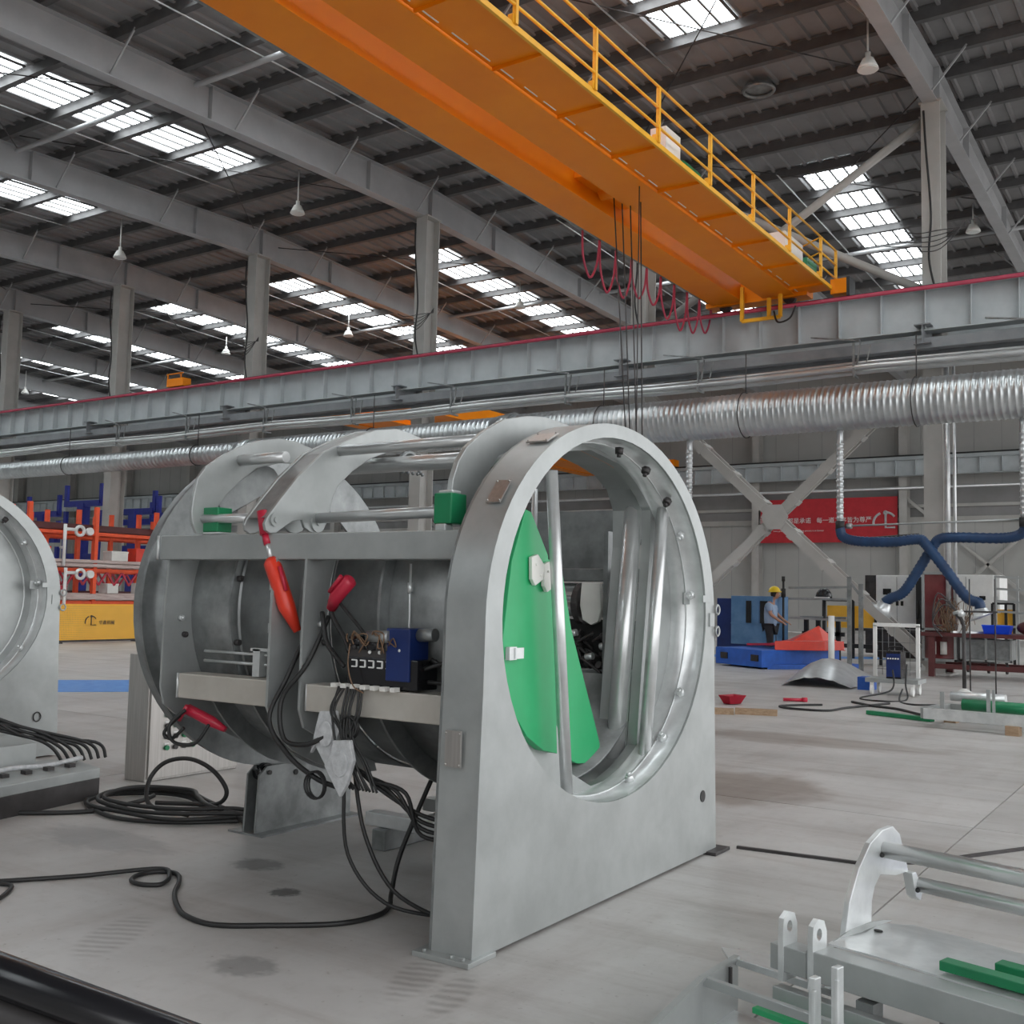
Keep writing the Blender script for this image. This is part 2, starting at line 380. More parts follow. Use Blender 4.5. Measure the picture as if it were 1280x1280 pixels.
for x in CX:
    bm = B(); y = YF-.35; ibeam(bm, (x, y, Z0), (x, y, zr(y)-.4), .32, .55, upv=(0,1,0)); struct('wall_column', bm, COLM, wallb, True)
# wall bracing behind the banner bay and next to it
for k in (0, 4):
    a, b = CX[k+1], CX[k+2]
    for s in (0, 1):
        bm = B(); bar(bm, (a, YF-.3, .3 if s else 6), (b, YF-.3, 6 if s else .3), .12, .12); struct('wall_brace', bm, COLM, wallb, True)
# wall runway beam, pipe along it
bm = B(); ibeam(bm, (XL, YF-.9, 7.15), (XR, YF-.9, 7.15), .35, .68); box(bm, XL, XR, YF-1.0, YF-.8, 7.5, 7.62)
wr = thing('crane_runway_beam', bm, RWAY, 'pale grey crane runway beam along the far wall above the red banner', 'beam', scaled=True)
bm = B(); box(bm, XL, XR, YF-1.05, YF-.75, 7.62, 7.68); part('conductor_rail', bm, BLACK, wr, scaled=True)
bm = B()
for i in range(110): box(bm, XR-i*.82-.012, XR-i*.82, YF-1.06, YF-.74, 6.84, 7.46)
part('stiffener', bm, RWAY, wr, scaled=True)['kind'] = 'stuff'
bm = B(); rod(bm, (XL, YF-.7, 6.33), (XR, YF-.7, 6.33), .06); p = thing('silver_pipe', bm, TUBE, 'thin silver pipe running along the far wall above the red banner', 'pipe', scaled=True)
# banner
ban = root('banner', (-14, YF-.45, 4.9), 'long red banner with white Chinese slogan and emblem on the far wall', 'banner', scaled=True)
bm = B(); box(bm, -17.35, -11.35, YF-.47, YF-.44, 4.10, 6.02); part('banner_cloth', bm, BANNER, ban, scaled=True)
def WM(x, y, z): return Vector((x*S, y*S, 1.5+(z-1.5)*S))
RY = Matrix.Rotation(radians(90), 4, 'X')
text('每一件产品都是承诺', .265*S, Matrix.Translation(WM(-16.22, YF-.49, 5.05)) @ RY, WHITE, 'slogan_lettering', ban)
text('每一道工序皆为尊严', .265*S, Matrix.Translation(WM(-13.60, YF-.49, 5.05)) @ RY, WHITE, 'slogan_lettering', ban)
text('Every product is a promise   Every process is an honour', .10*S, Matrix.Translation(WM(-15.6, YF-.49, 4.62)) @ RY, WHITE, 'small_lettering', ban)
def emblem(cx, y, cz, r, t, mt, parent, sc_, axis='Y'):
    bm = B()
    f = (lambda u, v: (cx+u, y, cz+v)) if axis == 'Y' else (lambda u, v: (y, cx+u, cz+v))
    tube(bm, [f(-r*cos(a), r*sin(a)-.35*r) for a in [radians(-12+i*8) for i in range(11)]], t, 6)
    tube(bm, [f(r*.12+r*cos(a)*.95, r*sin(a)-.35*r) for a in [radians(92-i*8) for i in range(8)]], t, 6)
    tube(bm, [f(r*.1, r*.5), f(r*.1, -r*.75), f(r*.95, -r*.75)], t, 6)
    tube(bm, [f(.09*r+.14*r*cos(a), .62*r+.14*r*sin(a)) for a in [2*pi*i/10 for i in range(10)]], t*.8, 6, True)
    part('emblem', bm, mt, parent, scaled=sc_)
emblem(-11.88, YF-.49, 5.05, .46, .05, BANNER if False else CLEARP, ban, True)
# ---------------------------------------------------------------- interior columns
order = ['far right', 'right', 'crane-end', 'central', 'fourth', 'fifth', 'sixth', 'seventh', 'eighth', 'ninth', 'tenth', 'eleventh', 'twelfth', 'thirteenth']
col_lab = {1: 'tall steel column on the right carrying the red-backed notice cabinet', 2: 'steel column behind the hanging crane ropes and the portal top', 3: 'steel column with hanging black cable, left of the orange girders', 4: 'steel column above the first claw, third from the left edge', 5: 'slimmer looking steel column standing second from the left edge', 6: 'steel column at the very left edge of the photo'}
for i, x in enumerate(CX):
    if i in (0,): lab = 'steel column outside the view on the right'
    lab = col_lab.get(i, 'distant steel column in the row beyond the left edge')
    c = root('steel_column', (x, 22, Z0), lab, 'column', 'row of columns under the roof ridge', scaled=True)
    bm = B(); ibeam(bm, (x, 22, Z0), (x, 22, 11.53), .36, .55, .022, .014, upv=(0,1,0)); part('column_shaft', bm, COLM, c, scaled=True)
    bm = B(); box(bm, x-.22, x+.22, 21.7, 22.3, 11.5, 11.54); part('cap_plate', bm, COLM, c, scaled=True)
    bm = B()
    for s in (-1, 1): ibeam(bm, (x, 22+s*.28, 6.62), (x, 22+s*1.15, 6.62), .3, .38)
    part('bracket', bm, RWD, c, scaled=True)
    bm = B(); box(bm, x-.3, x+.3, 21.6, 22.4, Z0, Z0+.04); part('column_foot', bm, COLM, c, scaled=True)
    if i < 8:
        bm = B(); tube(bm, cr([(x-.1, 21.6, 11.3), (x-.05, 21.55, 10.5), (x+.02, 21.62, 9.2), (x-.02, 21.6, 8.3), (x+.1, 21.62, 7.6)]), .022, 6); part('hanging_cable', bm, BLACK, c, scaled=True)
    if i in (1, 3, 4):
        bm = B()
        for k in range(5):
            zz = 8.75-.09*k; tube(bm, cr([(x-.55-.1*k, 21.5, zz+.15), (x-.2, 21.4, zz), (x+.25, 21.4, zz), (x+.7, 21.45, zz+.12*k)]), .010, 5)
        part('wire_loop', bm, DARK, c, scaled=True)
# column bracing
br = root('cross_brace', (-7.85, 22, 1), 'large X brace of paired channels between two columns before the banner', 'brace', scaled=True)
for (a, b, hw) in (((-10.9, 22, 6.1), (-4.75, 22, .35), .17), ((-10.9, 22, .45), (-4.75, 22, 6.2), .095)):
    bm = B()
    a = Vector(a); b = Vector(b); d = (b-a).normalized(); n = Vector((-d.z, 0, d.x))
    for s in (-1, 1):
        bar(bm, a+Vector((0, s*hw, 0)), b+Vector((0, s*hw, 0)), .05, .20, upv=(-d.z, 0, d.x))
    part('brace_channel', bm, COLM, br, scaled=True)
    for k in range(1, 9):
        p = a+(b-a)*k/9; bm = B(); bar(bm, p-Vector((0,hw+.03,0)), p+Vector((0,hw+.03,0)), .12, .24, upv=n); part('batten_plate', bm, COLM, br, scaled=True)
bm = B(); prism(bm, [(-7.85+.3*cos(pi*k/3), 3.27+.3*sin(pi*k/3)) for k in range(6)], 'Y', 21.77, 21.79); part('gusset_plate', bm, COLM, br, scaled=True)
ub = root('upper_brace', (-7.85, 22, 9), 'upper X brace of grey tubes between columns beside the orange crane', 'brace', scaled=True)
for (a, b) in (((-10.9, 22, 7.6), (-4.75, 22, 11.3)), ((-10.9, 22, 11.3), (-4.75, 22, 7.7))):
    bm = B(); rod(bm, a, b, .09, 10); part('brace_tube', bm, COLM, ub, scaled=True)
for i in range(3, 7):
    pass
# ---------------------------------------------------------------- runway beam in front of the columns
rw = root('crane_runway_beam', (-20, 21.1, 6.8), 'long pale grey crane runway beam crossing the hall in front of the columns', 'beam', scaled=True)
bm = B(); box(bm, XL, XR, 21.13, 21.15, 6.72, 7.5); part('beam_web', bm, RWAY, rw, scaled=True)
bm = B(); box(bm, XL, XR, 20.95, 21.33, 7.5, 7.525); part('top_flange', bm, RWAY, rw, scaled=True)
bm = B(); box(bm, XL, XR, 20.97, 21.31, 6.70, 6.72); part('bottom_flange', bm, RWAY, rw, scaled=True)
bm = B(); box(bm, XL, XR, 21.11, 21.17, 7.525, 7.62); part('crane_rail', bm, DARK, rw, scaled=True)
st0 = None
for i in range(90):
    x = -2.15-.82*i+2.46
    if st0 is None:
        bm = B(); box(bm, x-.006, x+.006, 20.98, 21.13, 6.72, 7.5); st0 = part('stiffener', bm, RWAY, rw, scaled=True); sx = x
    else: copy_part(st0, 'stiffener', (x-sx, 0, 0), True)
bm = B(); rod(bm, (XL, 20.88, 7.50), (XR, 20.88, 7.50), .042, 8); part('conductor_pipe', bm, PIPER, rw, scaled=True, label='dark red pipe along the top edge')
bm = B()
for yy in (20.98, 21.6): box(bm, XL, XR, yy, yy+.05, 6.36, 6.56)
box(bm, XL, XR, 21.0, 21.6, 6.44, 6.46); part('service_tray', bm, RWD, rw, scaled=True)
for k, (yy, zz) in enumerate(((23.0, 7.1),)):
    bm = B(); ibeam(bm, (XL, yy, zz), (XR, yy, zz), .34, .74)
    thing('crane_runway_beam', bm, RWAY, 'second crane runway beam on the far side of the column row', 'beam', scaled=True)
# pipe bundle with hangers
pb = root('pipe_bundle', (-20, 20.6, 6), 'bundle of silver pipes hung below the grey runway beam', 'pipes', scaled=True)
for (yy, zz, rr) in ((20.55, 6.0, .055), (20.70, 5.93, .05), (20.62, 6.1, .03)):
    bm = B(); n = 40; tube(bm, [(XL+(XR-XL)*i/n, yy, zz+.03*sin(i*1.7)) for i in range(n+1)], rr, 8); part('pipe', bm, TUBE, pb, scaled=True)
for i in range(9):
    x = -2.6-3.225*i
    bm = B(); box(bm, x-.02, x+.02, 20.5, 20.54, 5.88, 6.5); bar(bm, (x-.9, 20.75, 6.75), (x+.15, 20.4, 6.5), .05, .03); bar(bm, (x, 20.5, 5.86), (x, 20.8, 5.86), .04, .04)
    bar(bm, (x+.12, 20.55, 6.5), (x+.05, 20.55, 6.05), .03, .03); bar(bm, (x+.3, 20.6, 6.45), (x+.22, 20.6, 6.1), .02, .02)
    part('hanger', bm, GALVD, pb, scaled=True)
# spiral duct
du = root('spiral_duct', (-10, 20, 5.1), 'large spiral-ribbed silver ventilation duct running along the hall', 'duct', scaled=True)
def ribbed(bm, x0, x1, r0, r1, y, z, pitch, seg=20):
    x = x0; pts = []; rad = []
    while x > x1:
        t = (x-x0)/(x1-x0); r = r0+(r1-r0)*t
        pts += [(x, y, z), (x-pitch*.7, y, z), (x-pitch*.78, y, z), (x-pitch*.92, y, z)]; rad += [r, r, r+.010, r+.010]; x -= pitch
    tube(bm, pts, 1, seg, rad=rad)
bm = B(); ribbed(bm, XR, -13.5, .44, .42, 20, 5.16, .115); part('duct_section', bm, DUCT, du, scaled=True)
bm = B(); ribbed(bm, -13.5, -22, .34, .34, 20, 5.22, .13); part('duct_section', bm, DUCT, du, scaled=True)
bm = B(); ribbed(bm, -22, -50, .27, .27, 20, 5.25, .17, 14); part('duct_section', bm, DUCT, du, scaled=True)
bm = B(); tube(bm, [(-13.3,20,5.17),(-13.8,20,5.21)], 1, 20, rad=[.47,.36]); part('reducer', bm, DUCT, du, scaled=True)
bm = B(); tube(bm, [(-21.8,20,5.21),(-22.3,20,5.25)], 1, 20, rad=[.37,.28]); part('reducer', bm, DUCT, du, scaled=True)
for x in (-4.55, -11, -7.8, -17.5, -24, -30):
    q = .455 if x > -13.5 else .36 if x > -22 else .29; zq = 5.16 if x > -13.5 else 5.22 if x > -22 else 5.25
    bm = B(); rod(bm, (x, 20, zq+q), (x, 20, 6.4), .012, 6); tube(bm, [(x, 20+q*cos(a), zq+q*sin(a)) for a in [2*pi*i/20 for i in range(20)]], .012, 6, True); part('hanger_strap', bm, DARK, du, scaled=True)
for x in (-2.80, -5.94, -9.0):
    bm = B()
    pts = [(x, 20.15, 4.82), (x, 20, 4.70), (x, 20, 4.6)]; rad = [.06]*3
    z = 4.55
    while z > 3.0: pts += [(x, 20, z), (x, 20, z-.06), (x, 20, z-.07), (x, 20, z-.09)]; rad += [.062, .062, .072, .072]; z -= .10
    tube(bm, pts, 1, 12, rad=rad); part('drop_duct', bm, DUCT, du, scaled=True)
    bm = B(); rod(bm, (x, 20, 3.02), (x, 20, 2.86), .085, 12); part('black_collar', bm, BLACK, du, scaled=True, label='black rubber collar')
def hose(pts, hood, lab, hoodlab):
    h = root('extraction_hose', pts[0], lab, 'hose', 'blue extraction arms', scaled=True)
    P = cr(pts, 14); bm = B(); Q = []; R = []
    for i, p in enumerate(P): Q.append(p); R.append(.085 if i % 2 else .098)
    tube(bm, Q, 1, 12, rad=R); part('flexible_tube', bm, HOSEB, h, scaled=True)
    bm = B(); e = P[-1]; tube(bm, [e, e+Vector((hood*.06, 0, -.10)), e+Vector((hood*.12, 0, -.14))], 1, 14, rad=[.11, .14, .22]); part('extraction_hood', bm, GALVB, h, scaled=True)
    a, b = Vector(pts[2]), Vector(pts[4]); bm = B(); rod(bm, a+Vector((0,.1,.05)), b+Vector((0,.1,.1)), .02, 6); part('support_arm', bm, DARK, h, scaled=True)
hose([(-5.94,20,2.88),(-5.88,20,2.72),(-5.6,20,2.64),(-5.0,20,2.62),(-4.55,20,2.66),(-4.42,20,2.58),(-4.1,20,2.15),(-3.75,20,1.65),(-3.55,20,1.55),(-3.52,20,1.45)], .3, 'blue ribbed extraction hose reaching down right to the workbench, from the left drop duct', '')
hose([(-2.80,20.2,2.88),(-2.9,20.2,2.74),(-3.2,20.2,2.68),(-3.9,20.2,2.70),(-4.2,20.2,2.68),(-4.33,20.2,2.55),(-4.6,20.2,2.1),(-4.85,20.2,1.72),(-5.08,20.2,1.6),(-5.18,20.2,1.52)], -.6, 'blue ribbed extraction hose crossing behind, ending lower left beside the X brace', '')
bm = B(); rod(bm, (-5.9, 20.1, 2.93), (-2.6, 20.1, 3.0), .018, 8); rod(bm, (-5.75, 20.1, 2.93), (-5.86, 20.1, 2.93), .05, 8)
thing('tie_bar', bm, GALV, 'thin horizontal steel tie bar between the two drop ducts', 'bar', scaled=True)
bm = B(); rod(bm, (-4.35, 21.55, 1), (-4.35, 21.55, 6.3), .05, 10); rod(bm, (-4.22, 21.55, 1), (-4.22, 21.55, 6.3), .03, 8); thing('riser_pipe', bm, TUBE, 'pair of shiny vertical riser pipes on the right column', 'pipe', scaled=True)
# pendant lamps
def lamp(x, y, z, lab):
    zt = zr(y); l = root('high_bay_lamp', (x, y, z), lab, 'lamp', 'pendant high bay lamps', scaled=True)
    bm = B(); rod(bm, (x, y, z+.15), (x, y, zt), .018, 6); part('suspension_rod', bm, WHITE, l, scaled=True)
    bm = B(); tube(bm, [(x, y, z+.22), (x, y, z+.12), (x, y, z+.10), (x, y, z-.05), (x, y, z-.10)], 1, 16, rad=[.05, .05, .10, .17, .19]); shd = part('lamp_shade', bm, CREAM, l, scaled=True)
    bm = B(); disc(bm, (x, y, z-.105), 'Z', .17, .02, 16); part('lamp_lens', bm, LENS, shd, scaled=True)
lamp(-5.12, 19.0, 11.22, 'pendant lamp hanging top right, left of the right rafter')
lamp(-19.4, 19.0, 11.18, 'pendant lamp hanging left of the orange girder, below the front rafter')
lamp(-26.57, 19.0, 11.17, 'pendant lamp hanging at left, above the column second from the left edge')
lamp(-20.9, 11.6, 10.3, 'pendant lamp at the extreme upper left edge beside a skylight')
lamp(-5.25, 29.5, 11.40, 'pendant lamp right of the tall right-hand column')
lamp(-19.5, 29.5, 11.25, 'pendant lamp against the skylights right of the central column')
lamp(-34.5, 30.0, 11.4, 'small pendant lamp between the columns third and fourth from left')
lamp(-48.9, 30.0, 11.0, 'small distant pendant lamp near the left edge column')
lamp(-27.2, 29.5, 11.2, 'pendant lamp seen just left of the central column against skylights')
# ================================================================ THE CRANE
cr1 = root('overhead_crane', (-7.7, 21.2, 7.62), 'orange double-girder overhead travelling crane with railed walkway', 'crane', scaled=True)
Zg = 7.75; YA, YB = -2.5, 21.35
def girder(x0, x1, z0, z1, name):
    bm = B(); box(bm, x0+.04, x1-.04, YA, YB-.4, z0+.02, z1-.02); box(bm, x0, x1, YA, YB-.4, z0, z0+.02); box(bm, x0, x1, YA, YB-.4, z1-.02, z1)
    return part(name, bm, ORANGE, cr1, scaled=True)
girder(-8.93, -8.25, Zg, 8.55, 'front_girder'); girder(-7.81, -7.14, Zg, 8.2, 'rear_girder')
bm = B(); box(bm, -9.1, -6.9, 21.0, 21.4, 7.72, 8.15); part('end_carriage', bm, ORANGE, cr1, scaled=True)
bm = B(); box(bm, -9.1, -6.9, YA-.3, YA, 7.72, 8.15); part('end_carriage', bm, ORANGE, cr1, scaled=True)
for x in (-8.7, -7.3): bm = B(); disc(bm, (x, 21.15, 7.74), 'Y', .13, .1); part('wheel', bm, DARK, cr1, scaled=True)
# walkway: deck plates between outriggers
bm = B(); box(bm, -7.14, -6.40, YA, 21.2, 7.80, 7.812); part('walkway_deck', bm, ORANGE, cr1, scaled=True)
bm = B(); box(bm, -6.42, -6.38, YA, 21.3, 7.75, 7.82); part('walkway_edge', bm, YELLOW, cr1, scaled=True)
for i in range(14):
    y = 20.6-1.5*i; bm = B(); prism(bm, [(-7.14, 7.62+.13), (-6.44, 7.76), (-6.44, 7.80), (-7.14, 7.80)], 'Y', y-.006, y+.006); part('outrigger', bm, ORANGE, cr1, scaled=True)
    for q in (.2, .75, 1.2): bm = B(); box(bm, -7.08, -7.065, y+q-.15, y+q+.15, 7.792, 7.7999); part('painted_slot_light', bm, CREAM, cr1, scaled=True)  # solid cream strips, painted in for light showing through deck gaps
for i in range(13):
    y = 20.23-1.80*i; bm = B(); bar(bm, (-6.37, y, 7.8), (-6.37, y, 8.60), .05, .05); bar(bm, (-6.44, y, 7.86), (-6.37, y, 7.86), .1, .1); part('railing_post', bm, YELLOW, cr1, scaled=True)
for z in (8.60, 8.30, 8.02):
    bm = B(); rod(bm, (-6.37, YA, z), (-6.37, 20.23, z), .020, 8); rod(bm, (-6.37, 20.23, z), (-6.37+.0, 21.2, z), .020, 8); part('handrail', bm, YELLOW, cr1, scaled=True)
bm = B()
for z in (8.60, 8.30): rod(bm, (-6.37, 20.23, z), (-7.1, 20.8, z), .018, 6)
bar(bm, (-6.37, 21.2, 7.8), (-6.37, 21.2, 8.6), .05, .05); part('end_railing', bm, YELLOW, cr1, scaled=True)
bm = B(); box(bm, -6.85, -6.6, 13.75, 14.25, 7.95, 8.38); part('control_box', bm, CREAM, cr1, scaled=True, label='pale electrical box')
bm = B(); disc(bm, (-6.72, 14.75, 8.02), 'Y', .13, .5); box(bm, -6.9, -6.6, 14.4, 15.1, 7.82, 7.88); part('travel_motor', bm, GREEND, cr1, scaled=True, label='green travel motor')
bm = B(); box(bm, -6.95, -6.55, 18.7, 19.7, 7.85, 8.3); part('control_box', bm, CREAM, cr1, scaled=True, label='grey white electrical box')
bm = B(); box(bm, -6.95, -6.6, 20.1, 20.7, 7.85, 8.2); part('control_box', bm, GREEND, cr1, scaled=True)
bm = B(); box(bm, -6.42, -6.10, 21.0, 21.4, 7.66, 7.96); part('buffer_box', bm, ORANGE, cr1, scaled=True)
bm = B(); box(bm, -6.10, -6.04, 21.0, 21.4, 7.60, 7.98); part('buffer_plate', bm, BLACK, cr1, scaled=True)
bm = B()
for a, b in (((-8.2,20.8,8.0),(-8.2,20.8,7.28)), ((-8.2,20.8,7.28),(-7.38,20.8,7.28)), ((-7.38,20.8,7.28),(-7.38,20.8,7.75)), ((-7.62,20.8,7.3),(-7.62,20.8,7.7))): bar(bm, a, b, .07, .07)
part('guard_bracket', bm, YELLOW, cr1, scaled=True, label='yellow guard bracket reaching below the rail')
bm = B(); tube(bm, cr([(-7.5,20.75,7.4),(-7.4,20.7,7.15),(-7.15,20.7,7.2),(-7.05,20.75,7.45)]), .02, 6); part('pickup_cable', bm, BLACK, cr1, scaled=True)
for k in range(10):
    y = 15.6+.62*k; dep = .75+.12*sin(k*1.3)
    bm = B(); tube(bm, cr([(-9.05, y, 7.8), (-9.05, y+.04, 7.8-dep*.6), (-9.05, y+.28, 7.8-dep), (-9.05, y+.52, 7.8-dep*.6), (-9.05, y+.60, 7.8)]), .022, 6); part('festoon_cable', bm, PIPER, cr1, scaled=True, label='dark red festoon cable loop')
bm = B(); bar(bm, (-9.05, YA, 7.84), (-9.05, 21, 7.84), .05, .05); part('festoon_track', bm, GALVD, cr1, scaled=True)
# trolley between the girders, ropes, hook block
bm = B(); box(bm, -8.6, -7.5, 14.0, 15.6, 8.02, 8.18); disc(bm, (-8.03, 14.8, 8.05), 'X', .14, .42); part('trolley', bm, ORANGE, cr1, scaled=True)
hk = root('hook_block', (-7.45, 14.75, 2.6), 'yellow crane hook block seen through the portal opening', 'hook', scaled=True)
bm = B()
for dx, dy in ((-.10, 0), (.02, .06), (.12, 0), (-.02, -.06)): rod(bm, (-7.55+dx, 14.8+dy, 2.75), (-7.9+dx*2.2+.1, 14.8+dy, 8.05), .012, 6)
part('wire_rope', bm, DARK, hk, scaled=True)
bm = B(); disc(bm, (-7.55, 14.8, 2.78), 'Y', .14, .10, 20); disc(bm, (-7.40, 14.85, 2.68), 'Y', .11, .08, 20); part('pulley_housing', bm, YELLOW, hk, scaled=True)
bm = B(); tube(bm, cr([(-7.5,14.8,2.66),(-7.5,14.8,2.52),(-7.42,14.8,2.42),(-7.5,14.8,2.33),(-7.58,14.8,2.40)]), .03, 8); part('hook', bm, DARK, hk, scaled=True)
bm = B(); rod(bm, (-7.25, 14.2, 8.0), (-7.25, 14.2, 2.4), .010, 6); thing('pendant_cable', bm, DARK, 'thin vertical control cable hanging from the orange crane beside the ropes', 'cable', scaled=True)
# far crane beyond the columns
cr2 = root('overhead_crane', (-24, 24, 7.42), 'second orange overhead crane in the bay beyond the columns, above the claws', 'crane', scaled=True)
for x0, x1, nm in ((-26.0,-25.4,'front_girder'), (-22.0,-21.4,'rear_girder')):
    bm = B(); box(bm, x0, x1, 23.4, 45.5, 7.42, 8.0); part(nm, bm, ORANGE, cr2, scaled=True)
bm = B(); box(bm, -26.2, -21.2, 23.2, 23.5, 7.5, 7.8); part('end_carriage', bm, ORANGE, cr2, scaled=True)
bm = B(); box(bm, -26.2, -21.2, 45.4, 45.95, 7.70, 8.0); part('end_carriage', bm, ORANGE, cr2, scaled=True)
bm = B()
box(bm, -25.4, -24.0, 23.5, 45.4, 7.46, 7.49); box(bm, -23.2, -22.0, 23.5, 45.4, 7.46, 7.49); part('walkway', bm, ORANGE, cr2, scaled=True)
cr3 = root('overhead_crane', (-30, 21.3, 7.6), 'small orange crane end showing above the runway beam between two left columns', 'crane', scaled=True)
bm = B(); box(bm, -26.75, -26.0, 21.0, 21.3, 7.62, 7.86); part('end_carriage', bm, ORANGE, cr3, scaled=True)
bm = B(); rod(bm, (-26.75, 21, 8.0), (-26.0, 21, 8.0), .02, 6); bar(bm, (-26.7, 21, 7.86), (-26.7, 21, 8.0), .03, .03); bar(bm, (-26.1, 21, 7.86), (-26.1, 21, 8.0), .03, .03); part('railing', bm, ORANGE, cr3, scaled=True)
# ================================================================ THE DRUM MACHINE
YC, ZC = 4.905, 1.40
def ell(a, b, t, yc=YC, zc=ZC): return (yc+a*cos(t), zc+b*sin(t))
def portal_outline(yc=YC, n=40):
    pts = [(yc-1.255, 0.015), (yc-1.235, .6), (yc-1.215, 1.1)]
    pts += [ell(1.21, .99, pi-pi*i/n, yc) for i in range(n+1)]
    pts += [(yc+1.225, .9), (yc+1.245, .4), (yc+1.26, 0.015)]
    return pts
def portal(parent, xf, dx, yc):
    xb = xf-dx; out = portal_outline(yc); hole = [ell(1.085, .92, -2*pi*i/64, yc) for i in range(64)]
    bm = B(); prism(bm, out, 'X', xf-.012, xf, [hole]); part('portal_face', bm, GALV, parent)
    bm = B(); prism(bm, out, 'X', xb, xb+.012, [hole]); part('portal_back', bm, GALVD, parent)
    bm = B()   # outer skirt
    A = [bm.verts.new((xb+.013, p[0], p[1])) for p in out]; C = [bm.verts.new((xf-.013, p[0], p[1])) for p in out]
    A2 = [bm.verts.new((xb+.013, yc+(p[0]-yc)*.99, p[1]*.995 if p[1] else 0)) for p in out]; C2 = [bm.verts.new((xf-.013, yc+(p[0]-yc)*.99, p[1]*.995 if p[1] else 0)) for p in out]
    for i in range(len(out)-1):
        f = bm.faces.new((A[i], A[i+1], C[i+1], C[i])); f.smooth = True
        f = bm.faces.new((A2[i], C2[i], C2[i+1], A2[i+1])); f.smooth = True
    part('portal_skirt', bm, GALVD if False else GALV, parent)
    bm = B(); R = []
    for x, a, b in ((xf-.013, 1.085, .92), (xf-.11, 1.085, .92), (xf-.115, 1.07, .905), (xb, 1.07, .905)):
        R.append([bm.verts.new((x, *ell(a, b, 2*pi*i/64, yc))) for i in range(64)])
    for q in range(3):
        for i in range(64):
            f = bm.faces.new((R[q][i], R[q][(i+1) % 64], R[q+1][(i+1) % 64], R[q+1][i])); f.smooth = True
    part('opening_ring', bm, GALVB, parent)
    bm = B(); tube(bm, [(xf-.118, *ell(1.068, .903, 2*pi*i/64, yc)) for i in range(64)], .005, 5, True); part('weld_bead', bm, GALVB, parent)
    for deg in (8, 32, 48, 66, 84, -30, -50, -75):
        t = radians(deg); y, z = ell(1.065, .90, t, yc); bm = B(); y2, z2 = ell(1.03, .868, t, yc)
        tube(bm, [(xf-.08, y, z), (xf-.08, y2, z2)], 1, 6, rad=[.026, .024]); tube(bm, [(xf-.08, y2, z2), (xf-.08, *ell(1.01, .85, t, yc))], .012, 8); part('lock_bolt', bm, DARK if deg > 40 else GALVB, parent)
    bm = B(); box(bm, xf, xf+.006, yc+1.03, yc+1.15, ZC+.085, ZC+.125); box(bm, xf-.10, xf-.09, yc+.97, yc+1.05, ZC+.07, ZC+.14)
    for zz in (.04, -.09): tube(bm, [(xf+.012, yc+1.235+.028*cos(a), ZC+zz+.028*sin(a)) for a in [2*pi*i/12 for i in range(12)]], .007, 5, True)
    box(bm, xf-.02, xf+.008, yc+1.13, yc+1.20, ZC-.06, ZC+.02)
    part('hinge_latch', bm, GALV, parent)
mc = root('drum_machine', (-3.9, 4.9, 0), 'large galvanised drum machine with a round portal opening and green inner panels', 'machine')
portal(mc, -2.58, .22, YC)
bm = B(); box(bm, -2.80, -2.578, 3.645, 3.67, .02, .6)
bm = B(); box(bm, -2.85, -2.56, 3.60, 3.80, .0, .022)
for (x, y) in ((-2.60, 3.62), (-2.66, 3.62), (-2.80, 3.62)): disc(bm, (x, y, .028), 'Z', .008, .012, 8)
part('base_plate', bm, GALV, mc, .003)
bm = B(); box(bm, -2.84, -2.52, 6.02, 6.24, 0, .02); part('base_plate', bm, DARK, mc, .003)
bm = B()
for i in range(1): disc(bm, (-2.579, 5.96, .35), 'X', .034, .006, 20)
part('bore', bm, BLACK, mc, label='black bore hole low on the face')
# little cover plates on the skirt
for deg, x0, x1, hw in ((122, -2.73, -2.61, .05), (146, -2.70, -2.625, .062)):
    t = radians(deg); bm = B(); y, z = ell(1.222, 1.0, t); tn = Vector((0, -1.21*sin(t), .99*cos(t))).normalized(); n = Vector((0, cos(t)*.99, sin(t)*1.21)).normalized()
    M = Matrix((Vector((1,0,0)), tn, n)).transposed().to_4x4(); M.translation = Vector(((x0+x1)/2, y, z)); xbox(bm, M, x1-x0, hw*2.2, .008)
    for sx in (-1, 1):
        for sy in (-1, 1): ball(bm, M @ Vector((sx*(x1-x0)*.42, sy*hw*.95, .006)), .005)
    part('cover_plate', bm, STAIN, mc)
bm = B(); box(bm, -2.745, -2.665, YC-1.252, YC-1.24, .78, .93)
for a in (-.035, .035):
    for c in (-.065, .065): ball(bm, (-2.705+a, YC-1.254, .855+c), .005)
part('cover_plate', bm, STAIN, mc)
# inner back plate with its angular opening
hole = [(4.76,.62),(5.01,.51),(5.36,.53),(5.53,.62),(5.56,.89),(5.60,1.2),(5.64,1.5),(5.68,1.8),(5.68,2.02),(5.60,2.14),(5.45,2.21),(5.25,2.25),(4.95,2.285),(4.65,2.24),(4.40,2.14),(4.25,2.02),(4.20,1.8),(4.35,1.2),(4.70,.8)]
bm = B(); prism(bm, [ell(1.072, .907, 2*pi*i/64) for i in range(64)], 'X', -2.86, -2.80, [hole[::-1]]); part('inner_plate', bm, GALV, mc)
bm = B(); C = [(-2.83, y, z) for y, z in hole]; n = len(hole)
R = [[bm.verts.new((x, y, z)) for y, z in hole] for x in (-2.864, -3.05)]
for i in range(n):
    f = bm.faces.new((R[0][i], R[0][(i+1) % n], R[1][(i+1) % n], R[1][i]))
part('opening_lip', bm, GALV, mc)
def gtube(name, p0, p1, r, lab=None): bm = B(); rod(bm, p0, p1, r, 16); part(name, bm, TUBE, mc, label=lab)
gtube('grab_tube', (-2.66, 4.33, 2.10), (-2.66, 4.53, .53), .030)
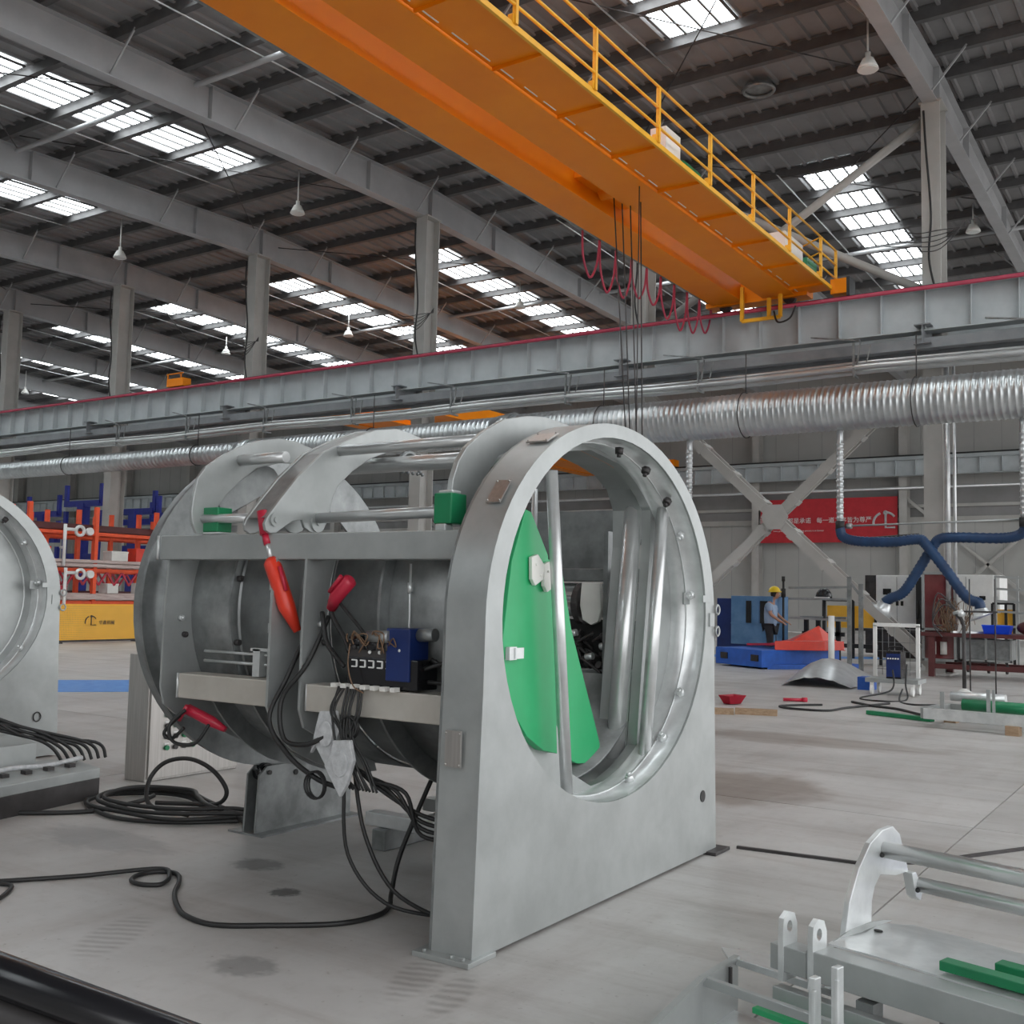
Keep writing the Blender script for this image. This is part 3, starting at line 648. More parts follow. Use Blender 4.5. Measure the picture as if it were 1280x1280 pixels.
gtube('grab_tube', (-2.73, 5.72, 2.16), (-2.73, 5.48, .53), .036)
gtube('grab_tube', (-2.93, 5.72, 2.05), (-2.93, 5.52, .58), .055)
bm = B(); prism(bm, [(4.08,1.30),(4.10,1.15),(4.17,.97),(4.30,.84),(4.45,.76),(4.58,.73),(4.53,1.29),(4.46,1.70),(4.30,1.90),(4.25,1.91),(4.14,1.66)], 'X', -2.80, -2.75); part('green_panel', bm, GREEN, mc, .003)
bm = B(); prism(bm, [(4.70,1.70),(4.74,.95),(4.80,.73),(4.94,.66),(5.11,.60),(5.30,.585),(5.35,.62),(5.36,.68),(5.30,.80),(5.02,1.33),(4.90,1.68)], 'X', -2.99, -2.94); part('green_panel', bm, GREEN, mc, .003)
bm = B(); prism(bm, [(4.05,1.32),(4.08,1.10),(4.2,.88),(4.40,.74),(4.62,.66),(4.7,.68),(4.66,1.4)], 'X', -2.90, -2.81); part('green_backing', bm, GREEND, mc)
bm = B(); box(bm, -2.749, -2.725, 4.10, 4.16, 1.205, 1.265); box(bm, -2.7245, -2.718, 4.14, 4.21, 1.21, 1.26); part('latch_clip', bm, GALVB, mc)
for (y, z, w_) in ((4.33, 1.63, .05), (4.44, 1.60, .055)):
    bm = B(); prism(bm, [(y-.05, z-.05), (y-.02, z-.08), (y+.05, z-.05), (y+.06, z+.02), (y+.0, z+.07), (y-.055, z+.055)], 'X', -2.745, -2.725)
    for a, c in ((-.02, .02), (.02, -.03)): ball(bm, (-2.722, y+a, z+c), .006)
    part('wrapped_fitting', bm, CREAM, mc, .003)
# drum shell
def shell(parent, x0, x1, a, b, t0, t1, mt, name, yc=YC, zc=ZC, n=40, th=.012):
    bm = B(); R = []
    for aa, bb in ((a, b), (a-th, b-th)):
        for x in (x0, x1): R.append([bm.verts.new((x, yc+aa*cos(radians(t0+(t1-t0)*i/n)), zc+bb*sin(radians(t0+(t1-t0)*i/n)))) for i in range(n+1)])
    for p, q in ((0, 1), (3, 2), (2, 0), (1, 3)):
        for i in range(n):
            f = bm.faces.new((R[p][i], R[p][i+1], R[q][i+1], R[q][i])); f.smooth = True
    return part(name, bm, mt, parent)
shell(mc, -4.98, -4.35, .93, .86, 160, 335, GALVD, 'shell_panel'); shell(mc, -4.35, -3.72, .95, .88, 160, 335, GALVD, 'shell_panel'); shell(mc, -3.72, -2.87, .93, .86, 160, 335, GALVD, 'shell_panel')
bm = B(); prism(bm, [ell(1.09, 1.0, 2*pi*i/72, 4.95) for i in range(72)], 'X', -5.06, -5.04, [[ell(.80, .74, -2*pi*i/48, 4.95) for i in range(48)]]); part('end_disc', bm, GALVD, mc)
bm = B(); R = [[bm.verts.new((x, *ell(a, b, 2*pi*i/72, 4.95))) for i in range(72)] for x, a, b in ((-5.14, 1.07, .98), (-5.06, 1.09, 1.0))]
for i in range(72): f = bm.faces.new((R[0][i], R[0][(i+1) % 72], R[1][(i+1) % 72], R[1][i])); f.smooth = True
part('disc_rim', bm, GALVD, mc)
def arc(a, b, t0, t1, n=14): return [ell(a, b, radians(t0+(t1-t0)*i/n)) for i in range(n+1)]
inner = arc(.93, .86, 222, 161)
def rib(x, out, mt, th=.016, lab=None): bm = B(); prism(bm, out, 'X', x-th/2, x+th/2); return part('rib_plate', bm, mt, mc, label=lab)
rib(-4.77, [(3.87,1.68),(3.815,1.66),(3.80,1.39),(3.795,.97),(3.82,.88),(3.90,.82),(4.0,.79),(4.2,.80)]+inner, GALV)
rib(-3.93, [(3.87,1.68),(3.79,1.66),(3.77,1.40),(3.765,.93),(3.83,.80),(3.95,.70),(4.12,.62),(4.35,.54),(4.6,.52)]+arc(.95,.88,250,161), GALV)
rib(-3.73, [(3.87,1.68),(3.80,1.66),(3.79,1.40),(3.785,.93),(3.82,.84),(3.92,.79),(4.08,.76),(4.22,.78)]+inner, GALV)
rib(-4.40, arc(.98, .90, 160, 212)+[(4.12,.93)]+arc(.93, .86, 210, 161), GALVD); rib(-3.35, arc(1.0, .92, 160, 212)+[(4.12,.93)]+arc(.93, .86, 210, 161), GALVD)
for x in (-4.62, -4.30, -3.42, -2.98):
    rib(x, arc(1.04, .955, 205, 262, 10)+arc(.93, .86, 262, 205, 10), GALVD)
for (x, n) in ((-4.77, 2), (-3.73, 2)):
    for k in range(n):
        bm = B(); tube(bm, [(x+.008, 3.90+.03*k, 1.34-.09*k), (x+.03, 3.90+.03*k, 1.34-.09*k)], .016, 8); ball(bm, (x+.03, 3.9+.03*k, 1.34-.09*k), .012); part('bolt', bm, GALVB if k == 0 else DARK, mc)
for z in (1.56, 1.22):
    bm = B(); tube(bm, [(-4.39, 3.97, z), (-4.36, 3.97, z)], .016, 8); part('bolt', bm, DARK, mc)
for x in (-4.12, -3.20):
    bm = B(); rod(bm, (x, 3.955, 1.64), (x, 3.955, 1.08), .006, 6)
    for z in (1.5, 1.28, 1.14): rod(bm, (x, 3.955, z), (x, 3.955, z+.05), .013, 8)
    part('seam_rod', bm, GALVB, mc)
# long side beams
def beam(x0, x1, y0, y1, z0, z1, mt, nm='side_beam', par=None): bm = B(); box(bm, x0, x1, y0, y1, z0, z1); return part(nm, bm, mt, par or mc, .006)
beam(-4.83, -2.81, 3.80, 3.93, 1.655, 1.785, GALV); beam(-4.62, -3.94, 3.79, 3.93, .925, 1.055, WARM); beam(-3.70, -2.81, 3.79, 3.93, .925, 1.055, WARM)
beam(-5.03, -2.87, 5.84, 5.96, .95, 1.06, GALVD); beam(-5.03, -2.87, 5.88, 6.0, 1.60, 1.68, GALVD)
for x in (-4.84, -4.63, -3.69):
    bm = B(); z = 1.72 if x == -4.84 else .99; tube(bm, [(x, 3.795, z-.065), (x, 3.795, z+.065)], .007, 6); part('weld_bead', bm, GALVB, mc)
bm = B(); prism(bm, [(-4.02,1.79),(-3.80,1.79),(-3.80,1.787),(-4.02,1.787)], 'Y', 3.8, 3.93)
bm = B()
for z in (1.12, 1.17): rod(bm, (-4.55, 3.90, z+.0), (-3.95, 3.90, z), .008, 6)
box(bm, -4.14, -4.09, 3.86, 3.91, 1.06, 1.2); box(bm, -4.16, -4.03, 3.86, 3.89, 1.19, 1.205); part('guide_rail', bm, GALVB, mc)
# claws
cl1 = [(3.76,1.79),(3.73,1.84),(3.72,1.9),(3.73,1.99),(3.75,2.08),(3.8,2.145),(3.91,2.22),(4.04,2.29),(4.18,2.34),(4.33,2.37),(4.46,2.37),(4.62,2.34),(4.78,2.27),(4.80,2.24),(4.60,2.25),(4.34,2.23),(4.16,2.18),(4.05,2.10),(3.96,2.02),(3.90,1.95),(3.86,1.84),(3.82,1.79)]
cl2 = [(3.76,1.80),(3.79,1.785),(3.83,1.79),(3.94,1.855),(4.01,1.87),(4.03,1.83),(4.07,1.81),(4.12,1.805),(4.16,1.82),(4.20,1.87),(4.22,1.95),(4.23,2.0),(4.27,2.07),(4.38,2.16),(4.53,2.25),(4.75,2.33),(4.97,2.41),(4.98,2.425),(4.88,2.44),(4.74,2.45),(4.57,2.42),(4.36,2.34),(4.15,2.24),(3.97,2.09),(3.84,1.95),(3.77,1.87),(3.75,1.83)]
cl3 = [(4.02,1.82),(3.94,1.82),(3.92,1.88),(3.915,1.94),(3.93,2.03),(3.97,2.12),(4.03,2.19),(4.16,2.28),(4.34,2.37),(4.56,2.42),(4.72,2.44),(5.0,2.43),(5.15,2.35),(5.1,2.30),(4.8,2.32),(4.5,2.27),(4.3,2.18),(4.16,2.04),(4.10,1.92),(4.08,1.85)]
for x, P, t in ((-4.50, cl1, .022), (-3.985, cl2, .02), (-4.13, cl2, .02), (-2.96, cl3, .03)):
    bm = B(); prism(bm, P, 'X', x-t/2, x+t/2); part('claw_plate', bm, GALV, mc, .004)
bm = B(); k = 8
for (p, q) in ((24, 23), (23, 22), (22, 21)): pass
bm = B(); L_ = [cl2[i] for i in (20, 21, 22, 23, 24, 25)]; A = [bm.verts.new((-4.12, p[0]+.004, p[1]-.006)) for p in L_]; C = [bm.verts.new((-3.995, p[0]+.004, p[1]-.006)) for p in L_]
for i in range(len(L_)-1): bm.faces.new((A[i], A[i+1], C[i+1], C[i]))
part('claw_web', bm, GALVD, mc)
for x, y, z in ((-3.97, 3.815, 1.855), (-2.94, 4.02, 1.90), (-3.97, 4.12, 1.86)):
    bm = B(); disc(bm, (x, y, z), 'X', .034 if y < 4.1 else .05, .012, 20); disc(bm, (x+.008, y, z), 'X', .016, .012, 12); part('pivot_pin', bm, GALV, mc)
bm = B(); prism(bm, [(3.98,1.97),(4.02,2.03),(4.27,2.21),(4.33,2.225),(4.40,2.21),(4.44,2.17),(4.44,2.12),(4.38,2.08),(4.15,1.95),(4.05,1.90)], 'X', -4.66, -4.60); part('inner_paddle', bm, GALVD, mc, .01)
gtube('claw_tube', (-4.49, 4.04, 2.21), (-4.14, 4.04, 2.21), .030); gtube('claw_tube', (-3.975, 4.28, 2.265), (-2.97, 4.28, 2.265), .030)
gtube('claw_tube', (-4.5, 4.70, 2.235), (-2.97, 4.70, 2.235), .045)
gtube('hinge_shaft', (-4.52, 3.80, 1.87), (-4.14, 3.84, 1.87), .024); gtube('hinge_shaft', (-3.97, 4.12, 1.885), (-2.97, 3.97, 1.885), .028)
bm = B(); tube(bm, [(-3.97+.02, 4.84+.10*cos(a), 2.20+.12*sin(a)) for a in [radians(10*i) for i in range(19)]], .014, 6)
for i in range(5): ball(bm, (-3.93, 4.76+.045*i, 2.20), .011)
part('stop_bracket', bm, GALVD, mc)
# bearing blocks
beam(-4.50, -4.38, 3.80, 3.90, 1.80, 1.93, GREEND, 'bearing_block'); beam(-3.00, -2.90, 3.86, 3.98, 1.82, 1.96, GREEND, 'bearing_block')
beam(-4.50, -4.36, 3.80, 3.92, 1.787, 1.80, GALVB, 'block_plate'); beam(-2.99, -2.93, 3.86, 3.92, 1.787, 1.82, GALVB, 'block_plate'); beam(-2.99, -2.91, 3.88, 3.95, 1.96, 1.975, GALVB, 'block_plate')
# cylinders
bm = B(); rod(bm, (-4.05,3.80,1.90), (-4.02,3.80,1.78), .028, 12); rod(bm, (-4.02,3.80,1.78),(-4.0,3.80,1.73), .02, 10); part('cylinder_clevis', bm, CRIM, mc)
bm = B(); rod(bm, (-4.01,3.80,1.76), (-3.97,3.80,1.64), .014, 10); part('cylinder_rod', bm, TUBE, mc)
bm = B(); tube(bm, [(-3.975,3.80,1.655),(-3.965,3.80,1.64),(-3.88,3.83,1.42),(-3.83,3.86,1.30)], 1, 16, rad=[.03,.043,.043,.02]); part('hydraulic_cylinder', bm, RED, mc, label='bright orange-red cylinder body')
bm = B(); rod(bm, (-3.90,3.79,1.62), (-3.86,3.80,1.50), .010, 8); part('cylinder_pipe', bm, CRIM, mc)
bm = B(); tube(bm, [(-3.60,3.85,1.42),(-3.55,3.83,1.48),(-3.46,3.82,1.555),(-3.45,3.82,1.56)], 1, 14, rad=[.025,.036,.036,.02]); rod(bm, (-3.57,3.80,1.50),(-3.48,3.78,1.575), .010, 8); part('hydraulic_cylinder', bm, CRIM, mc, label='short crimson cylinder inside the side')
bm = B(); tube(bm, [(-4.62,3.86,.86),(-4.50,3.92,.80),(-4.42,3.95,.76)], 1, 12, rad=[.03,.03,.015]); rod(bm, (-4.66,3.84,.80),(-4.60,3.84,.88), .012); part('hydraulic_cylinder', bm, CRIM, mc, label='small crimson cylinder low at the drum end')
# valve block
vb = beam(-3.44, -3.02, 3.80, 3.95, 1.062, 1.20, BLACKG, 'valve_block')
bm = B(); box(bm, -3.20, -3.06, 3.79, 3.93, 1.10, 1.34); part('valve_housing', bm, VALVB, mc, .006, label='dark blue valve housing')
bm = B(); box(bm, -3.43, -3.20, 3.80, 3.90, 1.20, 1.235); 
for k in range(5): rod(bm, (-3.40+.05*k, 3.80, 1.235), (-3.40+.05*k, 3.80, 1.27), .014, 8)
part('valve_caps', bm, DARK, vb)
bm = B()
for (x, z) in ((-3.42,1.27),(-3.31,1.255),(-3.24,1.29)): rod(bm, (x, 3.79, z), (x+.07, 3.83, z+.005), .024, 12)
part('solenoid', bm, BLACKG, vb)
bm = B(); rod(bm, (-3.31,3.80,1.295), (-3.18,3.80,1.30), .030, 14); part('accumulator', bm, GALVD, mc)
bm = B(); rod(bm, (-3.06,3.86,1.31), (-2.97,3.86,1.315), .030, 14); part('accumulator', bm, GALVD, mc)
bm = B()
for k in range(5):
    x = -3.41+.052*k
    for a, c in (((x,1.185),(x+.03,1.185)), ((x+.03,1.185),(x+.03,1.155)), ((x+.03,1.155),(x,1.155))): bar(bm, (a[0],3.797,a[1]), (c[0],3.797,c[1]), .006, .006)
for x, z in ((-3.30,1.225),(-3.24,1.225),(-3.12,1.24)): ball(bm, (x, 3.795, z), .009)
part('valve_marks', bm, WHITE, vb)
bm = B()
for k in range(9):
    x = -3.44+.032*k; random.seed(k); r_ = lambda s: random.uniform(-s, s)
    tube(bm, cr([(x, 3.79, 1.27+r_(.02)), (x+r_(.05), 3.765, 1.31+r_(.02)), (x+.04+r_(.05), 3.77, 1.29+r_(.04)), (x+.03+r_(.04), 3.775, 1.25+r_(.03))], 4), .0035, 4)
tube(bm, cr([(-3.40,3.77,1.26),(-3.40,3.76,1.16),(-3.36,3.755,1.07),(-3.30,3.76,1.04)], 5), .004, 4)
o = part('wiring', bm, COPPER, mc); o['kind'] = 'stuff'
bm = B()
for k in range(7): box(bm, -3.50+.06*k, -3.47+.06*k, 3.755, 3.79, 1.055, 1.075)
part('terminal_strip', bm, CREAM, mc)
def hz(pts, r=.009, mt=BLACK, nm='hydraulic_hose'): bm = B(); tube(bm, cr(pts, 7), r, 6); part(nm, bm, mt, mc)
hz([(-3.55,3.85,1.45),(-3.45,3.83,1.38),(-3.36,3.82,1.31),(-3.33,3.82,1.27)]); hz([(-3.62,3.86,1.46),(-3.58,3.84,1.38),(-3.48,3.82,1.28),(-3.43,3.80,1.22)], .012); hz([(-3.66,3.85,1.40),(-3.60,3.82,1.27),(-3.52,3.80,1.2),(-3.46,3.80,1.15)], .012)
hz([(-3.66,3.90,1.38),(-3.70,3.80,1.15),(-3.80,3.74,.98),(-3.76,3.72,.80),(-3.62,3.72,.78),(-3.50,3.74,.83)], .012); hz([(-3.82,3.92,1.30),(-3.83,3.80,1.08),(-3.86,3.72,.88),(-3.72,3.72,.72),(-3.56,3.74,.63),(-3.45,3.76,.60)], .012)
hz([(-4.60,3.83,.86),(-4.66,3.78,.78),(-4.60,3.76,.70),(-4.46,3.78,.70),(-4.40,3.82,.80)], .010); hz([(-4.63,3.82,.83),(-4.70,3.78,.74),(-4.64,3.78,.71),(-4.57,3.80,.77)], .010)
for k in range(9):
    random.seed(30+k); a = random.uniform(-.03, .03)
    hz([(-3.46+.018*k, 3.77, 1.06), (-3.47+.02*k+a, 3.74, .95), (-3.44+.015*k-a, 3.73, .84), (-3.42+a+.02*k, 3.74, .72+a), (-3.36+.02*k, 3.76, .60)], .006)
hz([(-3.02,3.85,1.16),(-2.93,3.88,1.19),(-2.85,3.92,1.22)], .010); hz([(-3.02,3.88,1.10),(-2.92,3.90,1.10),(-2.84,3.92,1.13)], .010); hz([(-3.02,3.9,1.20),(-2.92,3.92,1.16),(-2.84,3.95,1.17)], .010)
for cy, cz, rr in ((3.72, .60, .062), (3.73, .88, .05)):
    x = -3.55 if rr > .055 else -3.36; bm = B()
    for k in range(3): tube(bm, [(x+rr*(1-.06*k)*cos(a), cy+.012*k, cz+rr*sin(a)) for a in [2*pi*i/20 for i in range(20)]], .005, 5, True)
    part('coiled_hose', bm, BLACK, mc)
for (x, y, z) in ((-3.50, 3.75, .84), (-3.37, 3.71, .72)):
    bm = B(); prism(bm, [(x-.05, z+.10), (x+.05, z+.11), (x+.075, z+.02), (x+.04, z-.09), (x+.0, z-.15), (x-.07, z-.06), (x-.10, z-.10 if z > .8 else z-.02), (x-.07, z+.03)], 'Y', y-.012, y+.012)
    disc(bm, (x, y-.016, z), 'Y', .045, .012, 18, .06); part('wrapped_reel', bm, CLEARP, mc, .006, label='cloudy plastic wrapped disc')
for k in range(4):
    hz([(-3.38+.04*k, 3.80, .70-.02*k), (-3.25+.05*k, 3.84, .60), (-3.05, 3.90, .50-.03*k), (-2.84, 3.98, .46-.02*k)], .010)
hz([(-3.36,3.78,.70),(-3.30,3.80,.40),(-3.15,3.84,.16),(-2.9,3.92,.05)], .010); hz([(-3.40,3.76,.62),(-3.38,3.78,.30),(-3.2,3.84,.10),(-2.95,4.0,.04)], .009)
# the far side of the drum seen through the opening
beam(-3.95, -3.06, 6.0, 6.02, 1.61, 2.06, GALVD, 'far_door_plate')
gtube('far_shaft', (-4.4, 5.98, 1.56), (-2.9, 5.98, 1.56), .03); gtube('far_shaft', (-4.4, 5.94, 1.42), (-2.9, 5.94, 1.42), .045); gtube('far_shaft', (-4.4, 5.96, 1.49), (-2.9, 5.96, 1.49), .02)
bm = B(); prism(bm, [(-3.33,1.59),(-3.20,1.59),(-3.19,1.42),(-3.21,1.35),(-3.26,1.33),(-3.32,1.36),(-3.34,1.45)], 'Y', 5.80, 5.84); part('white_cover', bm, CREAM, mc, .006)
bm = B(); disc(bm, (-3.37, 5.90, 1.46), 'X', .13, .04, 20); part('roller_flange', bm, DARK, mc)
bm = B(); random.seed(5)
for k in range(46):
    x = random.uniform(-3.55, -3.08); z = random.uniform(1.07, 1.30); y = random.uniform(5.84, 5.95)
    if k % 3: tube(bm, cr([(x, y, z), (x+random.uniform(-.08,.08), y-.03, z+.05), (x+random.uniform(-.1,.1), y-.02, z-.04)], 4), .010, 5)
    else: rod(bm, (x, y, z), (x+random.uniform(-.06,.06), y-.03, z+random.uniform(-.04,.04)), .024, 8)
o = part('far_valve_bank', bm, DARK, mc); o['kind'] = 'stuff'
bm = B()
for x, z in ((-3.42,1.27),(-3.2,1.2),(-3.3,1.13)): rod(bm, (x,5.82,z), (x+.05,5.82,z+.01), .022, 10)
part('far_solenoid', bm, GALVB, mc)
bm = B(); box(bm, -3.9, -2.95, 5.955, 5.965, 1.0, 1.36); part('gap_blackout', bm, BLACK, mc)  # black sheet added to darken the bright gaps behind the valves
bm = B(); box(bm, -3.6, -2.9, 5.80, 5.82, .50, .98); box(bm, -3.12, -3.09, 5.70, 5.80, .5, 1.9); part('far_panel', bm, GALVD, mc)
gtube('far_post', (-3.75, 5.9, .9), (-3.75, 5.9, 2.2), .02)
# lower cross members
beam(-4.3, -2.85, 4.95, 5.05, .12, .20, GALVB, 'skid_beam'); beam(-4.3, -2.85, 5.5, 5.6, .12, .20, GALV, 'skid_beam')
for x in (-4.2, -3.4): beam(x, x+.1, 4.9, 5.65, 0.0, .119, GALVD, 'cross_member')
# roller stand
rs = root('roller_stand', (-5, 5.1, 0), 'grey steel roller stand on the floor carrying the drum end', 'stand')
for x in (-5.09, -4.99):
    bm = B(); prism(bm, [(4.72, .0), (5.58, 0), (5.58, .34), (4.95, .41), (4.80, .41), (4.74, .36)], 'X', x-.008, x+.008); part('side_plate', bm, GALVD, rs, .003)
for y, z in ((4.82, .37), (5.45, .33)):
    bm = B(); rod(bm, (-5.075, y, z), (-5.0, y, z), .055, 20); part('roller', bm, BLACKG, rs)
    bm = B(); rod(bm, (-5.12, y, z), (-4.97, y, z), .014, 10); part('axle', bm, DARK, rs)
bm = B(); disc(bm, (-4.98, 5.05, .345), 'X', .018, .008, 14); part('hole_cap', bm, BLACK, rs)
bm = B(); box(bm, -5.2, -4.9, 4.70, 5.6, 0, .012); part('floor_plate', bm, GALVD, rs)
# control cabinet behind
cc = root('control_cabinet', (-7.1, 5.9, 0), 'stainless steel control cabinet with rows of buttons behind the drum end', 'cabinet')
bm = B(); box(bm, -7.22, -6.975, 5.44, 6.37, 0, .98); part('cabinet_body', bm, STAIN, cc, .006)
bm = B(); box(bm, -6.975, -6.96, 5.46, 6.36, .02, .97); dpn = part('door_panel', bm, STAIN, cc, .004)
for r in range(4):
    for k in range(1 if r == 3 else 4):
        bm = B(); rod(bm, (-6.96, 5.62+.085*k, .25+.085*r), (-6.94, 5.62+.085*k, .25+.085*r), .020, 10); part('push_button', bm, (GREEND, DARK, DARK, GREEND)[(k+r) % 4], dpn)
        bm = B(); box(bm, -6.96, -6.955, 5.60+.085*k, 5.645+.085*k, .276+.085*r, .286+.085*r); part('button_tag', bm, WHITE, dpn)
# ---------------------------------------------------------------- left machine
lm = root('portal_machine', (-8.75, 4.54, 0), 'second galvanised portal machine cut off by the left edge, round end closed', 'machine')
portal(lm, -8.64, .22, YC-.37)
bm = B(); prism(bm, [ell(1.07, .905, 2*pi*i/64, YC-.37) for i in range(64)], 'X', -8.875, -8.86); part('end_cover', bm, GALV, lm)
bm = B(); tube(bm, [(-8.857, *ell(1.0, .845, 2*pi*i/64, YC-.37)) for i in range(64)], .007, 5, True); part('weld_bead', bm, GALVB, lm)
shell(lm, -11.0, -8.88, 1.07, .905, 0, 360, GALVD, 'drum_shell', yc=YC-.37)
bm = B(); tube(bm, [(-8.632, 5.58+.035*cos(a), .36+.04*sin(a)) for a in [2*pi*i/16 for i in range(16)]], .005, 5, True); part('hole_ring', bm, DARK, lm)
for (y, z) in ((4.7, 1.35), (4.85, 1.45)):
    bm = B(); disc(bm, (-8.855, y, z), 'X', .03, .01, 12); part('bolt', bm, GALVB, lm)
# ---------------------------------------------------------------- cables and pedestal on the floor
def floorcable(pts, r, lab, mt=BLACK, grp=None, name='cable'): bm = B(); tube(bm, cr([(p[0], p[1], (p[2] if len(p) > 2 else 0)+r) for p in pts], 8), r, 8); return thing(name, bm, mt, lab, 'cable', grp)
floorcable([(-3.35,4.35,.55),(-3.45,4.25,.2),(-3.42,4.15,.03),(-3.35,4.05),(-3.30,3.90),(-3.36,3.70),(-3.58,3.50),(-3.78,3.36),(-3.98,3.37),(-4.14,3.45),(-4.32,3.58),(-4.47,3.73),(-4.60,3.82),(-4.70,3.80),(-4.74,3.70),(-4.68,3.60),(-4.58,3.58),(-4.50,3.64),(-4.56,3.74,.01),(-4.72,3.80,.012),(-4.95,3.49),(-5.16,3.2),(-5.35,2.98),(-5.6,2.7)], .012, 'long black cable looping across the open floor below the drum')
floorcable([(-4.72,2.75),(-4.88,3.0),(-5.0,3.14),(-5.08,3.18),(-5.16,3.12),(-5.2,3.0),(-5.4,2.8)], .011, 'short black cable loop on the floor at the left edge')
random.seed(3)
base = [(-5.22,4.98),(-5.55,4.62),(-6.0,4.50),(-6.45,4.58),(-6.68,4.85),(-6.55,5.15),(-6.2,5.20),(-5.8,5.05),(-5.4,4.9)]
for k in range(4):
    f = 1-.07*k; cx, cy = -5.95, 4.85
    pts = [(cx+(x-cx)*f+random.uniform(-.05,.05), cy+(y-cy)*f+random.uniform(-.04,.04), .022*k+.004) for x, y in base]
    floorcable([(-5.1, 4.9+.04*k, .02)]+pts+[(-5.15, 4.80+.05*k, .03)], .014, ['lowest turn of the thick black hose heap beside the roller stand','second turn of the thick black hose heap beside the roller stand','third turn of the thick black hose heap beside the roller stand','innermost turn of the thick black hose heap beside the roller stand'][k], grp='black hose heap', name='thick_hose')
floorcable([(-5.6,4.72,.03),(-5.95,4.70,.05),(-6.08,4.78,.18),(-6.03,4.86,.30),(-5.85,4.92,.34),(-5.66,4.96,.28),(-5.56,5.0,.15),(-5.62,4.98,.06),(-5.8,4.9,.05),(-6.0,4.78,.05)], .015, 'upright loop of black hose standing above the hose heap')
floorcable([(-7.3,4.0),(-6.75,4.1),(-6.5,4.25),(-6.3,4.5),(-6.2,4.8,.03),(-6.3,5.0,.03)], .016, 'thick black hose running from the steel pedestal to the hose heap')
ped = root('pump_pedestal', (-7.0, 4.5, 0), 'low grey steel pedestal with terminals and hoses at the left edge', 'pedestal')
P = [(-6.50,3.72),(-6.72,4.86),(-7.30,5.0),(-7.35,4.1),(-7.2,3.5)]
bm = B(); prism(bm, P, 'Z', 0, .14); part('plinth', bm, DARK, ped, .005)
bm = B(); prism(bm, [(q[0]+.0, q[1]) for q in P], 'Z', .14, .21); part('top_frame', bm, GALV, ped, .005)
bm = B(); prism(bm, [(-7.0,4.0),(-7.1,4.6),(-7.6,4.7),(-7.6,4.0)], 'Z', .21, .38); part('terminal_box', bm, GALV, ped, .005)
bm = B()
for k in range(5): box(bm, -6.86-.02*k, -6.80-.02*k, 4.0+.18*k, 4.05+.18*k, .21, .235)
part('bolt_row', bm, DARK, ped)
bm = B(); tube(bm, cr([(-6.95,4.0,.22),(-6.92,4.3,.25),(-6.97,4.6,.23),(-7.0,4.9,.25)]), .018, 6); part('wrapped_bar', bm, CLEARP, ped)
for k in range(7):
    bm = B(); tube(bm, cr([(-7.55,3.7,.42+.03*k),(-7.35,4.2,.50+.022*k),(-7.15,4.55,.42+.03*(k%3)),(-7.08,4.7+.06*k,.34),(-7.05,4.78+.06*k,.22)], 7), .012, 6); part('hose', bm, BLACK, ped)
# foreground rail, close to the lens
fr = root('guard_rail', (-.85, .6, 1.1), 'blurred dark rail crossing the lower left corner close to the lens', 'rail')
a, b = Vector((-1.26, .385, 1.262)), Vector((-.40, 1.0, .90))
bm = B(); rod(bm, a, b, .019, 20); part('upper_tube', bm, BLACKG, fr)
bm = B(); rod(bm, a+Vector((0,0,-.036)), b+Vector((0,0,-.036)), .017, 20); part('lower_tube', bm, DARK, fr)
bm = B(); rod(bm, a+Vector((0,0,-.066)), b+Vector((0,0,-.066)), .014, 12); part('blue_sleeve', bm, RACKB, fr)
for t in (.12, .98):
    p = a+(b-a)*t; bm = B(); rod(bm, (p.x, p.y, 0), (p.x, p.y, p.z-.05), .015, 10)
    if t == .98: bm.free(); continue
    part('post', bm, BLACKG, fr)
# ================================================================ LEFT BACKGROUND: panel and racks
pn = root('barrier_panel', (-25.4, 18.1, 0), 'yellow-orange perforated barrier panel with a dark emblem on the left', 'barrier')
bm = B(); box(bm, -25.42, -25.36, 16.8, 19.35, .06, 1.03); part('panel_sheet', bm, AMBER, pn)
bm = B()
for a, c, d, e in ((16.78,16.84,0,1.06),(19.33,19.39,0,1.06)): box(bm, -25.43, -25.35, a, c, d, e)
box(bm, -25.43, -25.35, 16.8, 19.36, .03, .08); box(bm, -25.6, -25.2, 16.8, 16.9, 0, .04); box(bm, -25.6, -25.2, 19.28, 19.38, 0, .04); part('panel_frame', bm, DARK, pn)
bm = B()
for i in range(50):
    for j in range(18):
        y = 16.9+.049*i; z = .12+.049*j; v = [bm.verts.new((-25.358, y+dy, z+dz)) for dy, dz in ((0,0),(.018,0),(.018,.018),(0,.018))]; bm.faces.new(v)
o = part('punched_holes', bm, WOOD, pn); o['kind'] = 'stuff'
emblem(17.80, -25.34, .60, .17, .014, DARK, pn, False, 'X')
RX = Matrix.Rotation(radians(90), 4, 'Z') @ Matrix.Rotation(radians(90), 4, 'X')
text('华鑫机械', .125, Matrix.Translation((-25.345, 18.30, .53)) @ RX, DARK, 'panel_lettering', pn)
text('HUAXIN', .06, Matrix.Translation((-25.345, 17.80, .40)) @ RX, DARK, 'panel_lettering', pn) if False else None
bm = B(); tube(bm, [(-25.0,19.7,0),(-25.0,19.7,.03),(-25.0,19.7,.35)], 1, 12, rad=[.18,.13,.04]); thing('floor_cone', bm, BLACK, 'small black cone foot beside the yellow perforated panel', 'cone')
